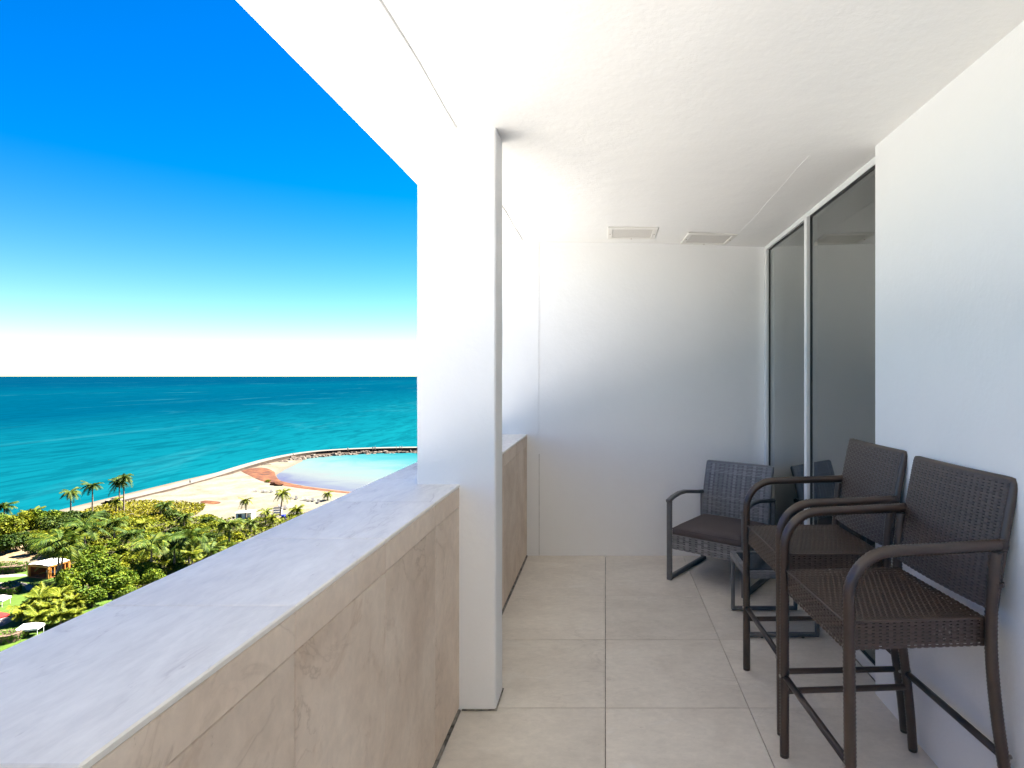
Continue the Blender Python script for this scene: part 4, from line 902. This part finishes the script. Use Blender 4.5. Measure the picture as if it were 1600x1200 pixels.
# people: a jointed figure grown with the skin modifier, then frozen to a mesh
def person_mesh(seed, stride):
    J = {'pelvis': (0, 0, .95), 'chest': (0, .02, 1.25), 'neck': (0, .02, 1.46), 'head': (0, .0, 1.58), 'top': (0, .01, 1.72)}
    for s, nm in ((-1, 'l'), (1, 'r')):
        f = stride * s
        J.update({nm+'hip': (s*.09, 0, .90), nm+'knee': (s*.10, -f*.5-.02, .49), nm+'ank': (s*.10, -f+.03, .07), nm+'toe': (s*.11, -f-.14, .03), nm+'sho': (s*.17, .02, 1.39), nm+'elb': (s*.23, f*.4+.03, 1.11), nm+'wri': (s*.22, f*.7-.05, .87), nm+'hand': (s*.21, f*.7-.09, .78)})
    E = [('pelvis', 'chest'), ('chest', 'neck'), ('neck', 'head'), ('head', 'top')]
    for nm in 'lr': E += [('pelvis', nm+'hip'), (nm+'hip', nm+'knee'), (nm+'knee', nm+'ank'), (nm+'ank', nm+'toe'), ('chest', nm+'sho'), (nm+'sho', nm+'elb'), (nm+'elb', nm+'wri'), (nm+'wri', nm+'hand')]
    Rr = {'pelvis': .13, 'chest': .14, 'neck': .055, 'head': .095, 'top': .07, 'hip': .085, 'knee': .06, 'ank': .04, 'toe': .035, 'sho': .06, 'elb': .045, 'wri': .032, 'hand': .04}
    ks = list(J); me = bpy.data.meshes.new('person'); me.from_pydata([J[k] for k in ks], [(ks.index(a), ks.index(b)) for a, b in E], [])
    o = bpy.data.objects.new('person', me); C.objects.link(o); md = o.modifiers.new('s', 'SKIN'); sv = me.skin_vertices
    if not sv: 
        bpy.context.view_layer.objects.active = o; bpy.ops.object.select_all(action='DESELECT'); o.select_set(True); bpy.ops.mesh.customdata_skin_add(); sv = me.skin_vertices
    for i, k in enumerate(ks): r__ = Rr.get(k, Rr.get(k[1:])); sv[0].data[i].radius = (r__, r__); sv[0].data[i].use_root = (k == 'pelvis')
    sb = o.modifiers.new('u', 'SUBSURF'); sb.levels = 1
    dg = bpy.context.evaluated_depsgraph_get(); me2 = bpy.data.meshes.new_from_object(o.evaluated_get(dg)); bpy.data.objects.remove(o); me2.shade_smooth(); return me2
M_SKIN = mat('skin', (.32, .18, .12), .6)
CL = {}
def clothes(name, top, leg):
    m = mat(name, top, .8); n = N(m); sx = n.new('ShaderNodeSeparateXYZ'); n.L(n.coord('Object'), sx.inputs[0]); z = sx.outputs[2]
    st = n.math('GREATER_THAN', z, 1.46); c = n.mix(n.math('GREATER_THAN', z, .93), leg, top); c = n.mix(st, c, (.32, .18, .12)); c = n.mix(n.math('GREATER_THAN', z, 1.64), c, (.03, .02, .015)); c = n.mix(n.math('LESS_THAN', z, .48), c, (.30, .17, .11)); n.color(c); return m
pmv = [person_mesh(1, .0), person_mesh(2, .17)]
def wx(u, v): return gp_(u, v, 33.9)
for k, (u, v, mi, cl_, lab, rz, wk) in enumerate(((458, 713.6, 1, ((.02, .02, .03), (.03, .03, .05)), 'person in dark clothes walking alone where the breakwater begins', 2.2, 1), (543.5, 704.6, 0, ((.10, .08, .08), (.05, .05, .07)), 'person in grey standing midway along the breakwater', 1, 1), (582.5, 702.9, 0, ((.02, .03, .05), (.03, .03, .03)), 'person in black, one of a couple on the breakwater', 0, 1), (586, 702.9, 1, ((.30, .08, .06), (.04, .04, .05)), 'person in a red top, one of a couple on the breakwater', .5, 1),
        (619, 702, 0, ((.02, .02, .02), (.02, .02, .03)), 'person in black in the group near the breakwater rocks', 2, 1), (625, 702, 1, ((.35, .33, .30), (.05, .05, .06)), 'person in a pale top in the group near the breakwater rocks', 3, 1), (628, 701.8, 0, ((.04, .05, .12), (.02, .02, .02)), 'person in navy in the group near the breakwater rocks', 1.5, 1), (297, 757.5, 1, ((.03, .03, .03), (.03, .03, .04)), 'person in black strolling on the open beach', 1.2, 0))):
    x, y = wx(u, v) if wk else gp_(u, v, 35.2); e = empty('person', (x, y, SEA + 2.11 if wk else gz(x, y)), rz)
    me = pmv[mi].copy(); me.materials.clear(); me.materials.append(clothes('clothes_%d' % k, *cl_)); bpy.data.objects.remove(e)
    o = link(bpy.data.objects.new('person', me)); o.location = (x, y, SEA + 2.105 if wk else gz(x, y)); o.rotation_euler.z = rz; tag(o, lab, 'person')
# paved terrace out of view, added and widened to bounce sunlight onto the balcony
M_BOUNCE = noise_mat('bounce_paving', [(.3, (.46, .445, .42)), (.7, (.53, .515, .49))], .3, 4)
dk = MB(); dk.add([(x, y, GZ + .35) for x, y in ((-112, -250), (40, -250), (40, 60), (-30, 66), (-64, 56), (-112, 56))], [(0, 1, 2, 3, 4, 5)]); tag(dk.build('bounce_terrace', M_BOUNCE), kind='structure')
